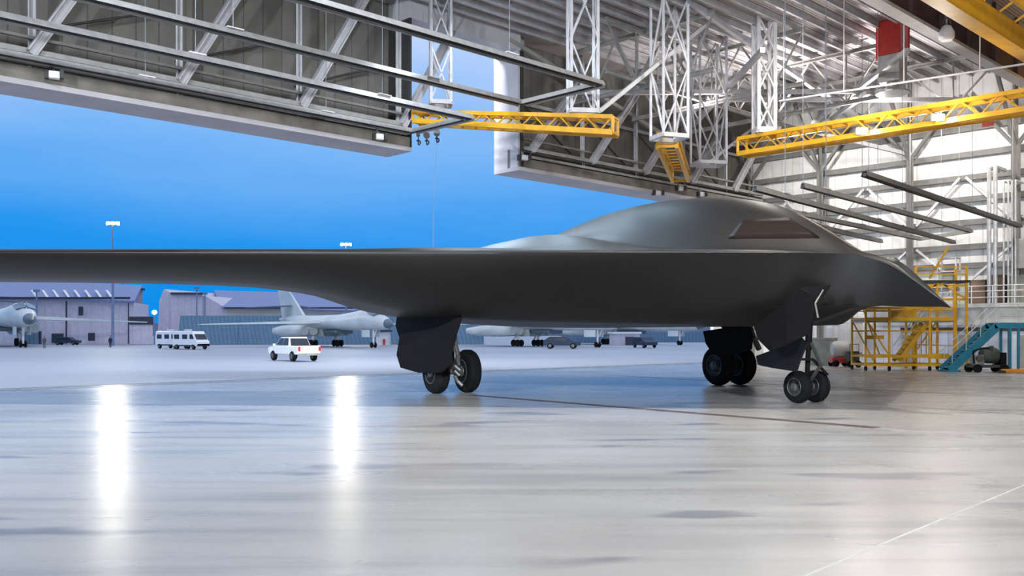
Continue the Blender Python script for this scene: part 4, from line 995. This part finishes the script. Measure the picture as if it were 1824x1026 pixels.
# ------------------------------------------------------------------ vehicles
def wheels_on(r, spots, rad, wd, cap=M['hub']):
    for (x, y) in spots:
        w_ = MB().lathe([(rad*.5, -wd/2), (rad*.9, -wd/2), (rad, -wd*.3), (rad, wd*.3), (rad*.9, wd/2), (rad*.5, wd/2)], (x, y, rad), (0, 1, 0), 20).build('wheel', M['tyre'], r, smooth=True)
        MB().lathe([(rad*.58, -wd*.54), (rad*.3, -wd*.56), (rad*.3, wd*.56), (rad*.58, wd*.54)], (x, y, rad), (0, 1, 0), 16).build('rim', cap, w_)
def make_van():
    """front towards +x"""
    r = thing('delivery_van', '', 'van')
    prof = [(-2.9, .45), (2.75, .45), (2.95, .7), (2.95, 1.1), (2.55, 1.32), (2.0, 2.15), (1.6, 2.5), (-2.75, 2.55), (-2.9, 2.4)]
    MB().prism([(x, -.98, z) for x, z in prof], (0, 1.96, 0)).build('body', M['whitepaint'], r, bevel=.08)
    for s in (-1, 1):
        for (x0, x1) in ((-2.5, -1.3), (-.6, .6)):
            MB().box(((x0+x1)/2, s*.985, 1.75), (x1-x0, .03, .62)).build('window', M['carglass'], r)
        MB().prism([(1.15, s*.985, 1.45), (2.15, s*.985, 1.45), (1.75, s*.985, 2.08), (1.15, s*.985, 2.08)], (0, s*.02, 0)).build('door_window', M['carglass'], r)
        MB().box((0, s*.985, .55), (4.6, .05, .16)).build('sill', M['carglass'], r)
    MB().hexa([(2.53, -.85, 1.38), (2.53, .85, 1.38), (2.06, .85, 2.10), (2.06, -.85, 2.10), (2.57, -.85, 1.40), (2.57, .85, 1.40), (2.10, .85, 2.12), (2.10, -.85, 2.12)]).build('windshield', M['carglass'], r)
    MB().box((2.93, 0, .62), (.12, 1.9, .3)).build('bumper', M['gearblack'], r)
    MB().box((-.6, 0, 2.66), (.9, .7, .22)).build('roof_vent', M['paleplastic'], r, bevel=.05)
    wheels_on(r, [(-1.9, .88), (-1.9, -.88), (1.95, .88), (1.95, -.88)], .36, .26)
    return r
van = make_van()
def place(o, x, y, hd, label, group=None, sc=1):
    o.location = (x, y, 0); o.rotation_euler = (0, 0, math.atan2(hd[1], hd[0])); o.scale = (sc, sc, sc); o['label'] = label
    if group: o['group'] = group
vp = gnd(340, 622.2); place(van, vp.x, vp.y, (.80, -.60), 'white passenger van in front of the other van, nose to the blast fence', 'white vans on the apron', 1.0)
van2 = copy_tree(van); vp = gnd(301, 621.2); place(van2, vp.x, vp.y+1.5, (.80, -.60), 'white passenger van parked behind the other one, beside the shed', 'white vans on the apron', 1.0)

pk = thing('pickup_truck', 'white crew cab pickup truck driving away across the apron', 'pickup truck')
prof = [(-2.6, .5), (2.45, .5), (2.6, .7), (2.55, 1.0), (1.35, 1.12), (-2.62, 1.15), (-2.62, .7)]
MB().prism([(x, -.9, z) for x, z in prof], (0, 1.8, 0)).build('body', M['whitepaint'], pk, bevel=.06)
cab = [(1.45, 1.08), (.75, 1.72), (-.75, 1.75), (-1.05, 1.1)]
MB().hexa([(1.45, -.88, 1.08), (1.45, .88, 1.08), (-1.1, .88, 1.08), (-1.1, -.88, 1.08), (.70, -.70, 1.76), (.70, .70, 1.76), (-.80, .70, 1.78), (-.80, -.70, 1.78)]).build('cab', M['whitepaint'], pk, bevel=.05)
for s in (-1, 1):
    for (x0, x1, xt0, xt1) in ((-.95, -.05, -.72, -.05), (.05, 1.15, .05, .62)):
        MB().hexa([(x0, s*.875, 1.16), (x1, s*.875, 1.16), (xt1, s*.725, 1.68), (xt0, s*.725, 1.68), (x0, s*.90, 1.17), (x1, s*.90, 1.17), (xt1, s*.75, 1.69), (xt0, s*.75, 1.69)]).build('side_window', M['carglass'], pk)
    MB().box((-2.63, s*.80, .92), (.06, .16, .32)).build('tail_lamp', M['redlamp'], pk)
    MB().box((1.2, s*1.02, 1.2), (.12, .16, .16)).build('door_mirror', M['whitepaint'], pk)
MB().hexa([(-1.10, -.74, 1.2), (-1.10, .74, 1.2), (-.84, .66, 1.68), (-.84, -.66, 1.68), (-1.14, -.74, 1.2), (-1.14, .74, 1.2), (-.88, .66, 1.68), (-.88, -.66, 1.68)]).build('rear_window', M['carglass'], pk)
MB().hexa([(1.40, -.78, 1.14), (1.40, .78, 1.14), (.76, .66, 1.70), (.76, -.66, 1.70), (1.44, -.78, 1.15), (1.44, .78, 1.15), (.80, .66, 1.72), (.80, -.66, 1.72)]).build('windshield', M['carglass'], pk)
MB().box((-1.85, 0, 1.17), (1.35, 1.5, .04)).build('cargo_bed', M['gearblack'], pk)
MB().box((-2.66, 0, .52), (.14, 1.75, .16)).build('bumper', M['steelmid'], pk)
wheels_on(pk, [(-1.65, .82), (-1.65, -.82), (1.65, .82), (1.65, -.82)], .38, .26)
pp = gnd(523, 642.5); place(pk, pp.x, pp.y, (-.62, .78), pk['label'], None, 1.08)

dc = thing('parked_car', 'dark blue car under the belly of the parked jet by the hut', 'car')
MB().prism([(x, -.9, z) for x, z in ((-2.3, .4), (2.3, .4), (2.35, .85), (1.3, 1.0), (.6, 1.5), (-1.5, 1.5), (-2.3, 1.0))], (0, 1.8, 0)).build('body', M['carblue'], dc, bevel=.08)
for s in (-1, 1): MB().prism([(-1.5, s*.9, 1.02), (.95, s*.9, 1.02), (.5, s*.9, 1.4), (-1.35, s*.9, 1.4)], (0, s*.03, 0)).build('side_window', M['carglass'], dc)
wheels_on(dc, [(-1.45, .8), (-1.45, -.8), (1.45, .8), (1.45, -.8)], .36, .24, M['hub'])
q = gnd(1001, 621); place(dc, q.x, q.y, (1, -.15), dc['label'], 'dark parked cars', 1.15)
d2 = copy_tree(dc); q = gnd(1148, 619.5); place(d2, q.x, q.y, (.3, -.95), 'dark blue car parked between the hut and the far main wheels', 'dark parked cars', 1.1)
d3 = copy_tree(dc); q = gnd(120, 614.5); place(d3, q.x, q.y, (1, .05), 'dark car parked at the doorway of the long building', 'dark parked cars', 1.0)

# ------------------------------------------------------------------ people
def person(px, pyf, label, m, stride=.16):
    g = gnd(px, pyf)
    verts = [(0, 0, .95), (0, 0, 1.15), (0, 0, 1.38), (0, 0, 1.50), (.0, -.02, 1.60), (0, -.03, 1.72),
             (.10, 0, .88), (.12, -stride, .50), (.12, -stride*.6, .08), (.12, -stride*.6-.16, .04),
             (-.10, 0, .88), (-.12, stride*.3, .50), (-.12, stride, .08), (-.12, stride-.16, .04),
             (.20, 0, 1.40), (.26, .05, 1.12), (.25, -.08, .88), (.25, -.10, .78), (-.20, 0, 1.40), (-.26, -.03, 1.12), (-.25, .06, .88), (-.25, .07, .78)]
    ed = [(0, 1), (1, 2), (2, 3), (3, 4), (4, 5), (0, 6), (6, 7), (7, 8), (8, 9), (0, 10), (10, 11), (11, 12), (12, 13), (2, 14), (14, 15), (15, 16), (16, 17), (2, 18), (18, 19), (19, 20), (20, 21)]
    rad = [.15, .15, .16, .07, .09, .10, .10, .07, .055, .05, .10, .07, .055, .05, .07, .05, .04, .04, .07, .05, .04, .04]
    me = bpy.data.meshes.new('person'); me.from_pydata(verts, ed, []); me.materials.append(m)
    o = bpy.data.objects.new('person', me); COL.objects.link(o); o.location = g
    sk = o.modifiers.new('skin', 'SKIN'); sk.use_smooth_shade = True
    for i, d in enumerate(me.skin_vertices[0].data): d.radius = (rad[i], rad[i]); d.use_root = (i == 0)
    o.modifiers.new('sub', 'SUBSURF').levels = 1
    tag(o, label, 'person')
    ROOT[o.name] = V((0, 0, 0))
    MB().lathe([(.02, -.13), (.07, -.11), (.095, -.03), (.10, .04), (.08, .10), (.03, .13)], (0, -.05, 1.70), UP, 12).build('head_skin', M['skinface'], o, smooth=True)
    MB().lathe([(.112, 0), (.115, .04), (.09, .10), (.03, .13)], (0, -.03, 1.74), UP, 12).build('cap', m, o, smooth=True)
    return o
person(196.5, 619, 'person in dark clothes walking beside the tall mast foot', M['cloth'])
person(79, 620.3, 'person in grey clothes standing near the nose-on jet', M['cloth2'], .05)

# ------------------------------------------------------------------ lights
def lamp(kind, loc, energy, col=(1, 1, 1), size=.5, target=None, spread=None, name='ceiling_lamp', **kw):
    ld = bpy.data.lights.new(name, kind); ld.energy = energy; ld.color = col
    if kind == 'AREA':
        ld.shape = 'DISK'; ld.size = size
        if spread: ld.spread = math.radians(spread)
    else: ld.shadow_soft_size = size
    if kind == 'SPOT': ld.spot_size = math.radians(spread or 120); ld.spot_blend = .6
    o = bpy.data.objects.new(name, ld); COL.objects.link(o); o.location = loc
    d = (V(target) if target is not None else V(loc)-UP)-V(loc)
    o.rotation_euler = d.to_track_quat('-Z', 'Y').to_euler()
    return o
WARM = (1.0, .95, .88); COOL = (.84, .91, 1.0)
apex = ac(1.86, 0)
lle = (ac(ule(20), 20)-ac(ule(2), 2)).normalized()
for l_, e, c_ in ((-.5, 2000, WARM), (7, 900, WARM), (15, 1000, COOL), (23, 1000, COOL)):
    p = apex+lle*l_; lamp('AREA', (p.x, p.y, 19.0), e, c_, .35)
# fill lamps added over the rest of the floor, last one for the hump
for (X, Y, e, c_) in ((4, 6, 350, COOL), (20, 10, 350, WARM), (-14, 12, 300, COOL), (25, 33, 500, WARM), (14, 47, 900, WARM), (-3, 45, 500, COOL)):
    lamp('AREA', (X, Y, 19.0), e, c_, .6)
# fill lamps added behind the camera to lift the shade under the wings
for (X, Y, T, e, c_) in ((-22, -6, (-10, 34, 1), 3500, COOL), (4, -10, (1, 38, 1), 3500, COOL), (30, -2, (10, 38, 1), 5000, WARM)):
    lamp('AREA', (X, Y, 14), e, c_, .8, T, 75)
# added lamps without fixtures, brightening the side wall
for (a, b, e) in ((29, 8, 700), (29, 17, 900), (28.5, 26, 900)):
    lamp('AREA', hc(a, b, 16.5), e, (1, .96, .90), .5, hc(36.8, b, 7))
# light thrown by the two boom lamps
for px, py in ((1536, 233), (1672, 209)):
    u = (px-1322)/(1860-1322); Yc = 1/((1-u)/54.5+u/43.2)
    lamp('POINT', at(px, py, Yc-1.2), 450, (1, .92, .86), .25, name='boom_lamp')
# upward fill added to brighten the roof; the hanging masts carry no such lamps
for px, py, Y, e in ((1390, 190, 60, 800), (1230, 215, 58, 350), (1560, 215, 58, 700)):
    p = at(px, py, Y); lamp('AREA', p, e, (1, .93, .90), .4, p+UP*5, name='roof_fill')
# cool spots added only to put a sheen on the aircraft hump
lamp('SPOT', (-5, 46.5, 18.6), 16000, (.55, .78, 1), 1.0, (2.5, 35, 6), 40, name='hump_sheen_spot')
lamp('SPOT', (3, 50, 18.6), 4500, (.55, .78, 1), 1.0, (4.5, 36, 7), 34, name='hump_sheen_spot')
# unseen floods added to brighten the apron and its buildings
lamp('AREA', hc(4, -2, 21), 11000, (.95, .95, 1), 1.5, (-30, 190, 6), name='apron_lamp')
lamp('AREA', hc(-40, -2, 21), 11000, (.95, .95, 1), 1.5, (-90, 190, 6), name='apron_lamp')
